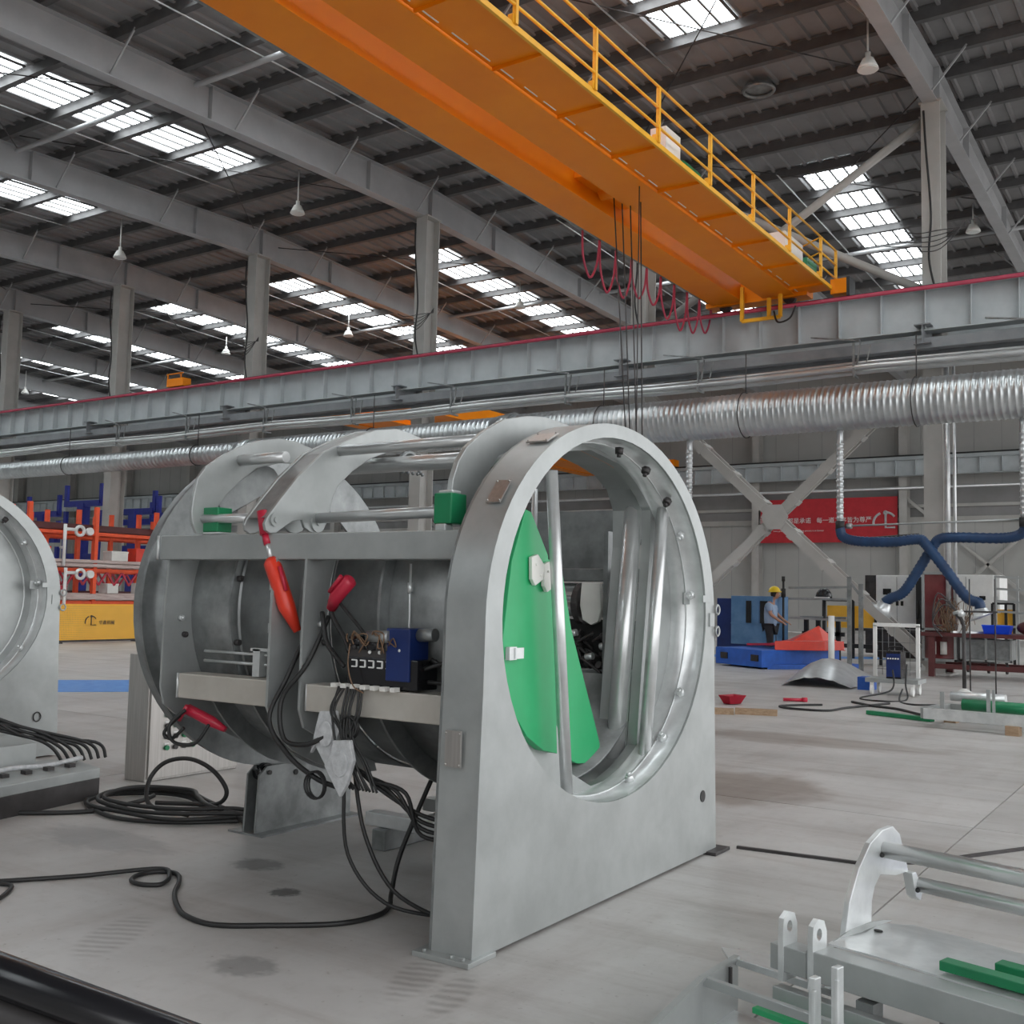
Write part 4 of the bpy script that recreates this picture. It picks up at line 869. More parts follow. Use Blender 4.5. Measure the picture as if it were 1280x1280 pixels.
def rack(x, y0, n, pitch, lab):
    r = root('cantilever_rack', (x, y0, 0), lab, 'rack', 'storage racks on the left')
    for i in range(n+1):
        y = y0+pitch*i
        bm = B(); bar(bm, (x, y, 0), (x, y, 3.95), .12, .12); part('upright', bm, RACKO, r)
        bm = B(); bar(bm, (x-.9, y, 0), (x-.9, y, 3.9), .12, .12); part('upright', bm, RACKO, r)
        for z in (1.0, 2.0, 3.1):
            bm = B(); bar(bm, (x, y, z), (x-.9, y, z), .1, .1); part('arm', bm, RACKO, r)
    for z in (3.12, 2.0, 1.0):
        bm = B(); bar(bm, (x, y0, z), (x, y0+n*pitch, z), .08, .10); bar(bm, (x-.9, y0, z), (x-.9, y0+n*pitch, z), .08, .10); part('long_rail', bm, RACKO, r)
        if z < 3:
            bm = B()
            for k in range(int(n*pitch/.55)):
                y = y0+.55*k; bar(bm, (x, y, z-.05), (x, y+.27, z-.45), .05, .05); bar(bm, (x, y+.27, z-.45), (x, y+.55, z-.05), .05, .05)
            part('lattice', bm, CRIM, r)
    return r
rack(-29, 13.7, 4, 2.23, 'orange-red storage rack carrying long bundles, behind the yellow panel')
rack(-31.6, 18, 5, 2.4, 'second orange-red storage rack standing further back')
k = 0
for x, z in ((-28.86, 2.06), (-28.86, 1.06), (-29.1, 3.16), (-31.75, 2.1), (-31.75, 3.16), (-31.75, 1.1)):
    labs = ['pale bundle of long bars on the middle level of the front orange rack','pale bundle of long bars on the low level of the front orange rack','dark maroon bundle on the top level of the front orange rack','bundle of bars on the middle level of the rear orange rack','bundle of bars on the top level of the rear orange rack','bundle of bars on the low level of the rear orange rack']
    bm = B(); random.seed(k)
    for j in range(14):
        dx = -.05-.10*(j % 7)+random.uniform(-.01,.01); dz = .07+.10*(j//7)+random.uniform(-.02,.03)
        bar(bm, (x+dx, 14+random.uniform(0,.5), z+dz), (x+dx, 23.5 if x > -30 else 29, z+dz+random.uniform(-.01,.02)), .09, .09)
    thing('bar_bundle', bm, BUND if k in (0, 1, 4) else MAROON, labs[k], 'bundle'); k += 1
for i, (x, y) in enumerate(((-28.9, 19.3), (-28.85, 19.35))):
    bm = B(); z = (3.05, 1.75)[i]
    rod(bm, (x+.1, y-.1, 0 if i else 2.1), (x+.1, y-.1, z+.3), .05, 8); rod(bm, (x+.1, y-.1, z-.4), (x-.1, y-.1, z-.4), .04, 8); rod(bm, (x+.1, y-.1, z+.15), (x+.1, y+.3, z+.15), .05, 8); tube(bm, [(x+.1, y+.4+.14*cos(a), z+.12+.14*sin(a)) for a in [2*pi*q/14 for q in range(14)]], .05, 6, True); disc(bm, (x+.12, y+.72, z+.12), 'X', .12, .1, 12)
    thing('rack_winch', bm, WHITE, ['white clamp unit on the upper level of the orange rack','white clamp unit on the lower level of the orange rack'][i], 'clamp')
blabs = ['blue forked arm stack, tallest of the blue racks on the left','blue forked arm rack right of the tallest blue one','low blue forked arm rack partly behind the left machine','blue forked arm rack seen next to the drum end','blue forked arm rack half hidden behind the drum end']
for i, (x, y, z, wd) in enumerate(((-46.6, 32, 5.55, 2.8), (-42.6, 32, 5.05, 2.8), (-49.9, 32, 5.1, 2.6), (-44.6, 33.5, 4.7, 2.6), (-39.6, 32, 4.8, 2.6))):
    r = root('forked_rack', (x, y, 0), blabs[i], 'rack', 'blue forked racks')
    bm = B(); bar(bm, (x, y, 0), (x, y, z), .5, .4); part('mast', bm, RACKB, r)
    for zz in (z, z-1.3, z-2.6):
        bm = B(); bar(bm, (x-wd/2, y, zz), (x+wd/2, y, zz), .3, .28); part('cross_arm', bm, RACKB, r)
        for s in (-1, 1):
            bm = B(); bar(bm, (x+s*wd/2, y, zz), (x+s*wd/2, y, zz+.95), .2, .16); part('fork_prong', bm, RACKB, r)
for i, (y, z, w_, h_, mt, lab) in enumerate(((18.4,2.32,.5,.35,RED,'red box lying on the middle bundle at the left end of the orange rack'),(21.0,2.32,.6,.30,CREAM,'pale box on the middle bundle right of the tall orange post'),(21.9,2.32,.4,.42,RED,'tall red box on the middle bundle near the drum end'),(20.9,1.30,.4,.30,CREAM,'pale box on the low bundle between orange posts'),(22.1,1.30,.3,.34,WHITE,'narrow white canister box on the low bundle near the drum end'),(19.0,1.30,.5,.22,CRIM,'flat crimson box on the low bundle beside the left machine'))):
    bm = B(); box(bm, -29.45, -29.0, y, y+w_, z, z+h_); box(bm, -29.46, -28.99, y-.01, y+w_+.01, z+h_-.05, z+h_+.005); thing('storage_box', bm, mt, lab, 'box', bevel=.01)
# ================================================================ RIGHT BACKGROUND
def cor(x, y, c, s): return (c[0]+x*cos(s)-y*sin(s), c[1]+x*sin(s)+y*cos(s))
def rbox(bm, c, s, x0, x1, y0, y1, z0, z1):
    v = box(bm, x0, x1, y0, y1, z0, z1)
    for a in v: a.co.x, a.co.y = cor(a.co.x, a.co.y, c, s)
# pale blue cabinet machine
bc = root('press_cabinet', (-9.9, 26.2, 0), 'pale blue machine cabinet with tall dark openings beside the worker', 'machine'); c = (-10.35, 25.6); s = radians(-6)
bm = B(); rbox(bm, c, s, 0, 1.12, 0, .9, .42, 1.62); part('cabinet_body', bm, BLUEL, bc, .01)
bm = B(); rbox(bm, c, s, -.45, 0, .1, .9, .0, 1.55); rbox(bm, c, s, 0, 1.12, 0.02, .9, 0, .42); part('side_housing', bm, VALVB, bc, .01)
bm = B(); rbox(bm, c, s, .42, .56, -.01, .02, .95, 1.5); rbox(bm, c, s, .80, 1.0, -.01, .02, .95, 1.5); part('dark_slot', bm, BLACKG, bc)
bm = B(); rbox(bm, c, s, 0, 1.12, -.02, 0, .92, .94); rbox(bm, c, s, .60, .78, -.03, 0, .95, 1.5); part('door_panel', bm, BLUEL, bc)
# blue platform with red folded plates on it
bp_ = root('blue_platform', (-8.9, 24, 0), 'bright blue welded platform box on the floor below the worker', 'platform')
P = [(-9.9,23.57),(-8.48,22.75),(-7.45,25.0),(-8.7,25.6)]
bm = B(); prism(bm, P, 'Z', .04, .42); part('platform_box', bm, BLUEM, bp_, .01)
bm = B()
for t in (.12, .78):
    x = P[0][0]+(P[1][0]-P[0][0])*t; y = P[0][1]+(P[1][1]-P[0][1])*t
    bar(bm, (x, y-.01, .24), (x+.22, y-.135, .24), .02, .14)
part('lifting_pocket', bm, BLACKG, bp_)
bm = B(); prism(bm, [(-8.42,22.95),(-7.3,25.3),(-7.0,25.1),(-7.6,24.0)], 'Z', .0, .10); part('side_skirt', bm, BLUEM, bp_)
rd = root('red_cover', (-8.4, 24.2, .45), 'heap of folded red sheet covers lying on the blue platform', 'cover')
bm = B(); pts = [(-9.2,24.6,.46),(-8.2,24.0,.62),(-7.9,24.9,.95),(-8.7,25.2,.60),(-7.6,24.4,.50),(-7.3,25.0,.45)]
v = [bm.verts.new(p) for p in pts]+[bm.verts.new((p[0], p[1], p[2]-.06)) for p in pts]
for f in ((0,1,3),(1,2,3),(1,4,2),(4,5,2)): bm.faces.new([v[i] for i in f]); bm.faces.new([v[i+6] for i in f][::-1])
part('folded_sheet', bm, RED, rd)
bm = B(); prism(bm, [(-8.35,23.2),(-7.45,23.9),(-7.25,24.7),(-7.9,24.5)], 'Z', .42, .62); part('red_box', bm, RED, rd, .01)
bm = B(); bar(bm, (-9.3,24.3,.48), (-8.1,23.6,.55), .3, .05); part('red_strip', bm, CRIM, rd)
# crumpled galvanised sheet
bm = B(); random.seed(11); nx, ny = 12, 8; G = []
cs = [(-6.62,18.75),(-5.42,18.85),(-5.75,21.9),(-7.2,21.6)]
for i in range(nx+1):
    row = []
    for j in range(ny+1):
        u, v_ = i/nx, j/ny
        x = (cs[0][0]*(1-u)+cs[1][0]*u)*(1-v_)+(cs[3][0]*(1-u)+cs[2][0]*u)*v_; y = (cs[0][1]*(1-u)+cs[1][1]*u)*(1-v_)+(cs[3][1]*(1-u)+cs[2][1]*u)*v_
        z = .02+.42*sin(pi*u)**.8*(.25+.75*sin(pi*min(1, v_*.9+.05)))+random.uniform(-.015,.015)
        row.append((x, y, max(.014, z)))
    G.append(row)
sheet(bm, G, .008)
thing('curved_sheet', bm, SHEETM, 'shiny bent galvanised cover sheet lying hollow side down on the floor', 'sheet')
# pipes, posts
bm = B(); rod(bm, (-6.9,22.6,0), (-6.9,22.6,1.22), .065, 14); thing('standing_pipe', bm, WHITE, 'short pale pipe standing upright behind the curved sheet', 'pipe')
gt = root('post_frame', (-6.5, 22.8, 0), 'grey angle-iron posts with thin rails left of the X brace foot', 'frame')
for x, z in ((-6.58, 2.05), (-6.34, 1.9)): bm = B(); bar(bm, (x, 22.8, 0), (x, 22.8, z), .08, .08); part('post', bm, GALVD, gt)
bm = B(); bar(bm, (-6.58,22.8,1.95), (-6.3,22.8,1.6), .05,.05); part('strut', bm, GALVD, gt)
for z in (1.83, 1.57, 1.12):
    bm = B(); bar(bm, (-8.75,25.3,z), (-6.58,22.85,z), .03, .05); part('rail', bm, GALV, gt)
sf = root('signal_pole', (-9.1, 25.9, 0), 'thin black pole with stacked lamps standing right of the worker', 'pole')
bm = B(); rod(bm, (-9.1,25.9,0), (-9.1,25.9,2.0), .03, 8); rod(bm, (-9.1,25.9,2.0), (-9.1,25.9,2.12), .045, 8); rod(bm, (-9.1,25.9,1.6), (-9.1,25.9,1.82), .06, 8); part('pole_body', bm, BLACK, sf)
ms = root('mask_stand', (-8.12, 26, 0), 'black welding mask resting on a thin post before a yellow barrier', 'mask')
bm = B(); rod(bm, (-8.10,26,0), (-8.10,26,1.62), .035, 8); part('stand_post', bm, BLACK, ms)
bm = B(); ball(bm, (-8.12,26,1.62), .20, (1,.9,1.15), 14, True); part('mask_shell', bm, BLACKG, ms)
bm = B(); box(bm, -8.30,-7.95,25.82,25.9,1.60,1.63); part('mask_rim', bm, WHITE, ms)
labs = ['yellow-orange barrier panel behind the mask stand at right','narrow yellow-orange barrier panel right beside the worker','small yellow-orange barrier panel behind the far right shelf']
for i, (x0, x1, y) in enumerate(((-9.12, -7.8, 29.5), (-10.95, -10.35, 29.3), (-4.6, -4.2, 28.2))):
    r = root('barrier_panel', ((x0+x1)/2, y, 0), labs[i], 'barrier', 'yellow barriers at right')
    bm = B(); box(bm, x0, x1, y, y+.05, .82, 1.42); part('panel_sheet', bm, AMBER, r)
    bm = B()
    for q in (x0-.08, (x0*.45+x1*.55), x1): bar(bm, (q, y-.05, 0), (q, y-.05, 1.56), .06, .06)
    bar(bm, (x0-.08, y-.05, 1.56), (x1, y-.05, 1.56), .05, .05); part('panel_frame', bm, BLACK, r)
rk = root('black_trestle', (-8.2, 26.2, 0), 'black steel trestle with long dark beam behind the standing pipe', 'trestle')
for x in (-8.75, -8.45, -7.95):
    bm = B(); bar(bm, (x, 26.6, 0), (x, 26.6, 1.1), .10, .10); part('leg', bm, BLACK, rk)
for z in (.72, .45):
    bm = B(); bar(bm, (-8.85, 26.6, z), (-7.8 if z > .5 else -7.0, 26.6, z), .1, .1); part('cross_bar', bm, BLACK, rk)
bm = B(); bar(bm, (-8.85,26.6,1.125), (-7.7,26.6,1.125), .4, .05); part('top_board', bm, GALVD, rk)
bt = root('dark_table', (-6.9, 27, 0), 'dark steel table behind the brace foot and the white trolley', 'table')
bm = B(); box(bm, -7.6, -6.0, 26.8, 27.6, .82, .88); part('tabletop', bm, DARK, bt)
for x in (-7.5, -7.0, -6.5, -6.1): bm = B(); bar(bm, (x, 26.9, 0), (x, 26.9, .82), .07, .07); part('leg', bm, BLACK, bt)
# white machining cabinets
for i, (x0, x1, y, lab) in enumerate(((-8.2, -7.05, 31, 'white machining cabinet with small dark screens left of the column'), (-6.3, -4.95, 30, 'white machining cabinet with tall door handle right of the column'))):
    r = root('machining_cabinet', ((x0+x1)/2, y, 0), lab, 'machine')
    bm = B(); box(bm, x0, x1, y, y+1.2, .85 if i == 0 else .7, 2.3); shc = part('cabinet_shell', bm, WHITE, r, .02)
    bm = B(); box(bm, x0-.32 if i == 0 else x1, x0 if i == 0 else x1+.14, y+.05, y+1.2, 0.1, 2.3); part('side_panel', bm, DARK if i == 0 else WHITE, r, .02)
    bm = B(); box(bm, x0, x1, y+.1, y+1.2, 0, .85 if i == 0 else .7); part('base_housing', bm, DARK, r)
    bm = B()
    if i == 0:
        box(bm, x0+.2, x0+.42, y-.02, y, 1.75, 1.92); box(bm, x0+.18, x0+.46, y-.02, y, 1.50, 1.60); box(bm, x0+.55, x0+.62, y-.02, y, 1.45, 1.58); box(bm, x0+.68, x0+.75, y-.02, y, 1.45, 1.58)
    else:
        box(bm, x1-.35, x1-.2, y-.02, y, 1.65, 1.75); box(bm, x1+.02, x1+.08, y-.02, y, 1.25, 1.75)
    part('screen', bm, BLACKG, shc)
    bm = B(); box(bm, (x0+x1)/2-.005, (x0+x1)/2+.005, y-.005, y, .9, 2.25); part('door_gap', bm, DARK, shc)
bm = B(); box(bm, -7.0, -6.4, 30.5, 31.5, 0, 2.25)
for k in range(6): rod(bm, (-6.95+.1*k, 30.4, 1.1+.05*(k%2)), (-6.95+.1*k, 30.4, 1.6), .03, 6)
thing('tool_carousel', bm, BLACK, 'black tool carousel between the white machining cabinets', 'machine')
# notice cabinet on the column
nc = root('notice_cabinet', (-4.85, 24.1, .5), 'silver-framed cabinet with dark red glass mounted at the right column foot', 'cabinet')
NX0, NX1, NY = -5.42, -4.72, 24.15
bm = B(); box(bm, NX0+.05, NX1-.05, NY+.02, NY+.12, .36, 2.15); part('back_box', bm, GLASSR, nc)
bm = B(); box(bm, NX0, NX0+.055, NY-.03, NY+.05, .30, 2.2); box(bm, NX1-.055, NX1, NY-.03, NY+.05, .30, 2.2)
for z in (.30, .95, 2.145): box(bm, NX0, NX1, NY-.03, NY+.05, z, z+.055)
part('frame', bm, GALV, nc, .004)
for x in (-5.2, -4.98):
    bm = B(); rod(bm, (x, NY-.02, .45), (x, NY-.02, .72), .07, 12); part('canister', bm, CREAM, nc)
# workbench at right
wb = root('workbench', (-4.2, 24.9, 0), 'long dark maroon workbench with cluttered top at the right edge', 'bench')
bm = B(); box(bm, -5.35, -2.4, 23.7, 25.0, .84, .92); part('bench_top', bm, MAROON, wb, .004)
for x, y in ((-5.15, 23.8), (-5.0, 24.9), (-2.6, 23.8), (-2.6, 24.9)):
    bm = B(); bar(bm, (x, y, 0), (x, y, .84), .12, .12); part('leg', bm, MAROON, wb)
for y in (23.8, 24.9): bm = B(); bar(bm, (-5.1, y, .22), (-2.6, y, .22), .08, .1); part('rail', bm, MAROON, wb)
tk = root('steel_tank', (-4.1, 24.4, 0), 'galvanised wheeled tank standing under the maroon workbench', 'tank')
bm = B(); box(bm, -4.62, -3.66, 24.1, 24.7, .38, .80); part('tank_box', bm, GALVD, tk, .01)
bm = B(); box(bm, -4.64, -4.60, 24.06, 24.10, .34, .82); box(bm, -4.16, -4.12, 24.06, 24.1, .34, .82); box(bm, -3.68, -3.64, 24.06, 24.1, .34, .82); box(bm, -4.64, -3.64, 24.06, 24.1, .34, .38); part('tank_frame', bm, GALV, tk)
for x in (-4.5, -4.1, -3.75): bm = B(); rod(bm, (x, 24.15, .3), (x, 24.15, .38), .02, 6); disc(bm, (x, 24.15, .20), 'X', .10, .04, 14); bar(bm, (x, 24.15, .12), (x, 24.15, .34), .04, .06) ; part('caster', bm, DARK, tk)
bm = B(); box(bm, -4.64, -3.64, 24.1, 24.7, .10, .13); bm.free()
bb = root('storage_bin', (-3.95, 24, .92), 'bright blue plastic bin on the maroon workbench', 'bin')
bm = B(); X0, X1 = -4.16, -3.62
v = [bm.verts.new(q) for q in ((X0+.04,23.78,.925),(X1-.04,23.78,.925),(X1-.04,24.15,.925),(X0+.04,24.15,.925),(X0,23.75,1.10),(X1,23.75,1.10),(X1,24.18,1.10),(X0,24.18,1.10))]
for f in ((0,1,2,3),(0,4,5,1),(1,5,6,2),(2,6,7,3),(3,7,4,0)): bm.faces.new([v[i] for i in f])
bmesh.ops.solidify(bm, geom=bm.faces[:], thickness=.012); part('bin_shell', bm, BLUEB, bb)
bm = B(); bar(bm, (X0,23.745,1.10),(X1,23.745,1.10),.02,.02); part('bin_rim', bm, BLUEB, bb)
bm = B(); random.seed(21)
bx_ = B(); ball(bx_, (-3.35, 24.1, 1.06), .17, (1.2,.8,.8), 12); thing('red_bag', bx_, MAROON, 'dark red bag beside the blue bin at the right edge', 'bag')
for k in range(3):
    b2 = B(); x = -4.75+.16*k; bar(b2, (x, 23.8, .94), (x+.4, 24.1, .95), .12, .04); thing('metal_part', b2, GALVB, ['flat shiny metal part on the workbench, nearest the notice cabinet','flat shiny metal part on the workbench, middle one','flat shiny metal part on the workbench beside the blue bin'][k], 'part', 'loose parts on the bench')
bm.free()
bm = B(); random.seed(4)
for k in range(26):
    x = random.uniform(-4.95,-4.45); tube(bm, cr([(x, 23.85, .93), (x+random.uniform(-.15,.15), 23.8, 1.2), (x+random.uniform(-.2,.2), 23.9, 1.45+random.uniform(-.2,.2)), (x+random.uniform(-.1,.3), 23.95, 1.1)], 4), .008, 4)
o = thing('wire_tangle', bm, COPPER, 'tangle of brown cables standing on the workbench before the red glass', 'cables'); o['kind'] = 'stuff'
# shelf rack far right
sh = root('wire_shelf', (-4.1, 27, 0), 'light metal shelf unit behind the workbench at the right edge', 'shelf')
for x in (-4.42, -3.95, -3.3): bm = B(); bar(bm, (x, 27, 0), (x, 27, 2.2 if x < -3.9 else 1.95), .05, .05); part('post', bm, GALV, sh)
for z in (2.18, 1.9, 1.62, 1.38, 1.05): bm = B(); bar(bm, (-4.42, 27, z), (-3.3, 27, z-.06), .04, .05); part('shelf_bar', bm, GALV, sh)
bm = B(); box(bm, -4.4, -3.35, 27, 27.5, 1.0, 1.03); part('shelf_board', bm, GALVD, sh)
# floor stand with lamp cluster
sn = root('torch_stand', (-3.69, 19.46, 0), 'slim floor stand holding welding torches, on a round base', 'stand')
bm = B(); tube(bm, [(-3.69,19.46,0),(-3.69,19.46,.02),(-3.69,19.46,.10)], 1, 20, rad=[.17,.15,.03]); part('stand_base', bm, WHITE, sn)
bm = B(); rod(bm, (-3.69,19.46,.05), (-3.69,19.46,1.15), .032, 10); tube(bm, cr([(-3.69,19.46,1.1),(-3.72,19.46,1.25),(-3.85,19.46,1.38)]), .03, 8); part('stand_pole', bm, DARK, sn)
bm = B(); ball(bm, (-3.72,19.40,1.36), .06); rod(bm, (-3.85,19.46,1.36),(-3.70,19.4,1.40), .03); part('torch_head', bm, GALVB, sn)
for k in range(3): bm = B(); tube(bm, cr([(-3.75,19.45,1.35),(-4.0-.05*k,19.45,1.5+.1*k),(-4.2,19.5,1.2),(-4.05,19.5,.95+.1*k)]), .012, 5); part('torch_cable', bm, DARK, sn)
at = root('adjustable_stand', (-3.5, 19.3, 1.4), 'thin two-rod rack with a small tray under the right hose hood', 'stand')
bm = B(); rod(bm, (-3.62,19.6,0),(-3.62,19.6,1.95),.012,6); rod(bm, (-3.22,19.6,0),(-3.22,19.6,1.95),.012,6); part('rod', bm, DARK, at)
bm = B(); box(bm, -3.75,-3.15,19.4,19.7,1.38,1.41); part('tray', bm, DARK, at)
# welding trolley
tr = root('welding_trolley', (-4.6, 18.6, 0), 'small white-framed trolley with casters carrying a welding machine', 'trolley')
bm = B(); box(bm, -5.0, -4.15, 18.2, 18.75, .20, .27); part('platform', bm, GALV, tr, .005)
bm = B()
for x in (-4.97, -4.27): bar(bm, (x, 18.72, .27), (x, 18.72, 1.14), .06, .05)
bar(bm, (-5.0, 18.72, 1.14), (-4.24, 18.72, 1.14), .05, .06); part('handle_frame', bm, WHITE, tr, .004)
bm = B()
for x in (-4.85,-4.75,-4.65,-4.4): bar(bm, (x,18.73,.3),(x,18.73,1.1),.008,.008)
for z in (.4,.55,.7,.85): bar(bm, (-4.95,18.73,z),(-4.3,18.73,z),.008,.008)
part('wire_mesh', bm, GALVD, tr)
for x, y in ((-4.9,18.25),(-4.25,18.25),(-4.9,18.7),(-4.25,18.7)):
    bm = B(); disc(bm, (x, y, .08), 'X', .08, .035, 16); bar(bm, (x, y, .1), (x, y, .2), .05, .07); part('caster', bm, WHITE, tr)
wm = root('welding_machine', (-4.55, 18.45, .27), 'dark blue-black welding power unit standing on the white trolley', 'machine')
bm = B(); box(bm, -4.68,-4.44,18.28,18.62,.27,.72); ucase = part('unit_case', bm, BLACKG, wm, .01)
bm = B(); box(bm, -4.67,-4.45,18.27,18.28,.30,.68); part('front_grille', bm, VALVB, wm)
bm = B(); tube(bm, cr([(-4.66,18.45,.72),(-4.66,18.45,.78),(-4.46,18.45,.78),(-4.46,18.45,.72)]), .012, 6); part('handle', bm, BLACK, wm)
bm = B()
for k in range(5): rod(bm, (-4.64+.04*k,18.265,.60),(-4.64+.04*k,18.25,.60),.014,8)
part('knob', bm, WHITE, ucase)
bm = B(); box(bm, -5.35,-5.10,19.0,19.3,0,.22); thing('small_box', bm, BLUEM, 'small blue box on the floor between curved sheet and trolley', 'box')
# galvanised conveyor frame with green roller
cf = root('conveyor_bed', (-2.6, 14.2, .1), 'low galvanised frame with green roller lying on blocks at the right edge', 'frame')
A = Vector((-3.10,13.9,0)); D = Vector((1.0,-.10,0)).normalized(); Nn = Vector((.10,1.0,0)).normalized()
bm = B(); p = A+Vector((0,0,.17)); bar(bm, p, p+D*2.4, .10, .13); part('near_rail', bm, GALVB, cf, .004)
bm = B(); p = A+Nn*.9+Vector((0,0,.17)); bar(bm, p, p+D*2.4, .10, .13); part('far_rail', bm, GALV, cf, .004)
bm = B(); p = A+Vector((0,0,.17)); bar(bm, p, p+Nn*.9, .10, .13); part('end_rail', bm, GALV, cf, .004)
bm = B(); p = A+Nn*.35+D*.35+Vector((0,0,.28)); rod(bm, p, p+D*1.0, .07, 16); part('green_roller', bm, GREEND, cf)
bm = B(); p = A+Nn*.55+D*.15+Vector((0,0,.36)); rod(bm, p, p+D*.65, .06, 14); part('drive_tube', bm, GALVB, cf)
bm = B(); bar(bm, A+Nn*.1+D*.72+Vector((0,0,.2)), A+Nn*.1+D*.72+Vector((0,0,.50)), .04,.04); bar(bm, A+Nn*.1+D*.78+Vector((0,0,.2)), A+Nn*.1+D*.78+Vector((0,0,.50)), .03,.03); bar(bm, A+Nn*.3+D*.12+Vector((0,0,.2)), A+Nn*.3+D*.12+Vector((0,0,.42)), .05,.03); part('bracket', bm, GALV, cf)
bm = B(); q = A+D*1.3+Nn*.5; prism(bm, [(q.x, .2), (q.x+.9, .2), (q.x+.9, .75), (q.x+.25, .55)], 'Y', q.y, q.y+.03); part('end_plate', bm, GALVD, cf)
bm = B(); bar(bm, q+Vector((0,.3,1.0)), q+Vector((.55,-.35,.25)), .06, .05); bar(bm, q+Vector((.2,.3,1.0)), q+Vector((.75,-.35,.25)), .06, .05); part('slanted_strut', bm, GALV, cf)
bm = B(); bm2 = B(); bar(bm2, A+D*.95+Vector((0,-.03,0.055)), A+D*1.10+Vector((0,-.03,.055)), .14, .11); thing('wooden_block', bm2, WOOD, 'small wooden block propping the roller frame', 'block'); bm.free()
bm = B(); bar(bm, A+D*.0+Nn*.8+Vector((0,0,.055)), A+D*.15+Nn*.8+Vector((0,0,.055)), .14, .11); thing('wooden_block', bm, WOOD, 'wooden block under the far corner of the roller frame', 'block')
bm = B(); bar(bm, (-4.05,14.9,.03), (-3.15,14.55,.03), .10, .05); thing('green_strip', bm, GREEND, 'long green plastic strip on the floor left of the roller frame', 'strip')
# small floor things
rb = B(); v0 = [(-6.14,14.72),(-5.93,14.62),(-5.80,14.95),(-6.03,15.05)]
v = [rb.verts.new((x*.6+(-5.97)*.4, y*.6+14.83*.4, .01)) for x, y in v0]+[rb.verts.new((x, y, .13)) for x, y in v0]
for f in ((0,1,2,3),(0,4,5,1),(1,5,6,2),(2,6,7,3),(3,7,4,0)): rb.faces.new([v[i] for i in f])
bmesh.ops.solidify(rb, geom=rb.faces[:], thickness=.01); thing('red_tray', rb, CRIM, 'small crimson tray on the floor right of the portal', 'tray')
bm = B(); rod(bm, (-5.56,15.83,.03), (-5.32,15.98,.03), .025, 8); rod(bm, (-5.32,15.98,.03),(-5.26,16.02,.03), .038, 8); thing('torch', bm, CRIM, 'short red torch handle lying on the floor', 'torch')
for (a, b_, lab) in (((-5.9,13.3),(-5.42,13.52),'timber batten on the floor, half hidden by the portal edge'), ((-5.44,13.62),(-4.92,13.78),'reddish timber batten on the floor, the right one of two')):
    bm = B(); bar(bm, (*a,.04), (*b_,.04), .10, .08); thing('timber_batten', bm, WOOD, lab, 'timber')
floorcable([(-4.9,15.6),(-5.15,15.3),(-5.3,14.95),(-5.1,14.75),(-4.6,14.8),(-4.5,15.4),(-4.3,16.2),(-4.2,16.6)], .016, 'dark cable curling on the floor left of the trolley')
floorcable([(-4.4,18.2,.1),(-4.2,17.2),(-3.9,16.7),(-3.6,16.9),(-3.3,17.2),(-3.1,16.6),(-3.2,15.9)], .014, 'dark cable running from the trolley to the roller frame')
floorcable([(-4.7,16.4),(-4.3,16.0),(-3.9,15.8),(-3.5,15.3),(-3.3,15.1)], .018, 'thick dark cable on the floor behind the green strip')
floorcable([(-4.35,18.3,.5),(-4.3,18.0,.2),(-4.15,17.4),(-4.4,16.9),(-4.8,17.2),(-4.5,17.9,.1),(-4.55,18.2,.4)], .014, 'cable loop hanging down the front of the welding unit')
for pts, lab in (([(-2.50,6.30),(-2.2,6.33),(-1.94,6.36),(-1.80,6.37)], 'flat dark strip on the floor right of the portal foot'), ([(-1.77,6.37),(-1.5,6.62),(-1.07,7.40),(-.6,8.2)], 'dark thin bar on the floor behind the galvanised claw frame')):
    bm = B()
    for p, q in zip(pts[:-1], pts[1:]): bar(bm, (*p, .008), (*q, .008), .025, .016)
    thing('floor_strip', bm, DARK, lab, 'strip')
# ---------------------------------------------------------------- worker
wk = root('person', (-9.32, 25.6, 0), 'person in yellow hard hat, pale blue shirt and black trousers, bending arms forward', 'person')
WX, WY = -9.32, 25.6
def skin(name, J, E_, mt, parent):
    me = bpy.data.meshes.new(name); me.from_pydata([Vector((WX+p[0], WY+p[1], p[2])) for p, r in J], E_, []); me.materials.append(mt)
    o = link(name, me, parent); o.modifiers.new('skin', 'SKIN'); o.modifiers.new('sub', 'SUBSURF').levels = 2
    for i, (p, r) in enumerate(J): me.skin_vertices[0].data[i].radius = (r, r)
    me.skin_vertices[0].data[0].use_root = True
    for m_ in o.modifiers:
        if m_.type == 'SUBSURF': m_.render_levels = 2
    return o
def hand(J, E_, i, dx, dz, s):
    w_ = len(J); base_ = Vector(J[i][0])
    J.append(((base_.x+dx*.07, base_.y, base_.z+dz*.07), .035)); E_.append((i, w_))
    for k, ln in enumerate((.055, .07, .075, .068)):
        n = len(J); oy = (-.030+.020*k)
        J.append(((base_.x+dx*.12, base_.y+oy, base_.z+dz*.12), .010)); J.append(((base_.x+dx*(.12+ln)-.01, base_.y+oy, base_.z+dz*(.12+ln)-.02), .008))
        E_ += [(w_, n), (n, n+1)]
    n = len(J); J.append(((base_.x+dx*.06, base_.y-s*.055, base_.z+dz*.05), .011)); E_.append((w_, n))
J = [((0,0,.95),.12),((.0,0,1.2),.12),((.02,0,1.42),.10),((.05,0,1.53),.055),((.10,0,1.60),.06),((.11,0,1.66),.09),((.11,0,1.74),.085)]
E_ = [(i, i+1) for i in range(6)]
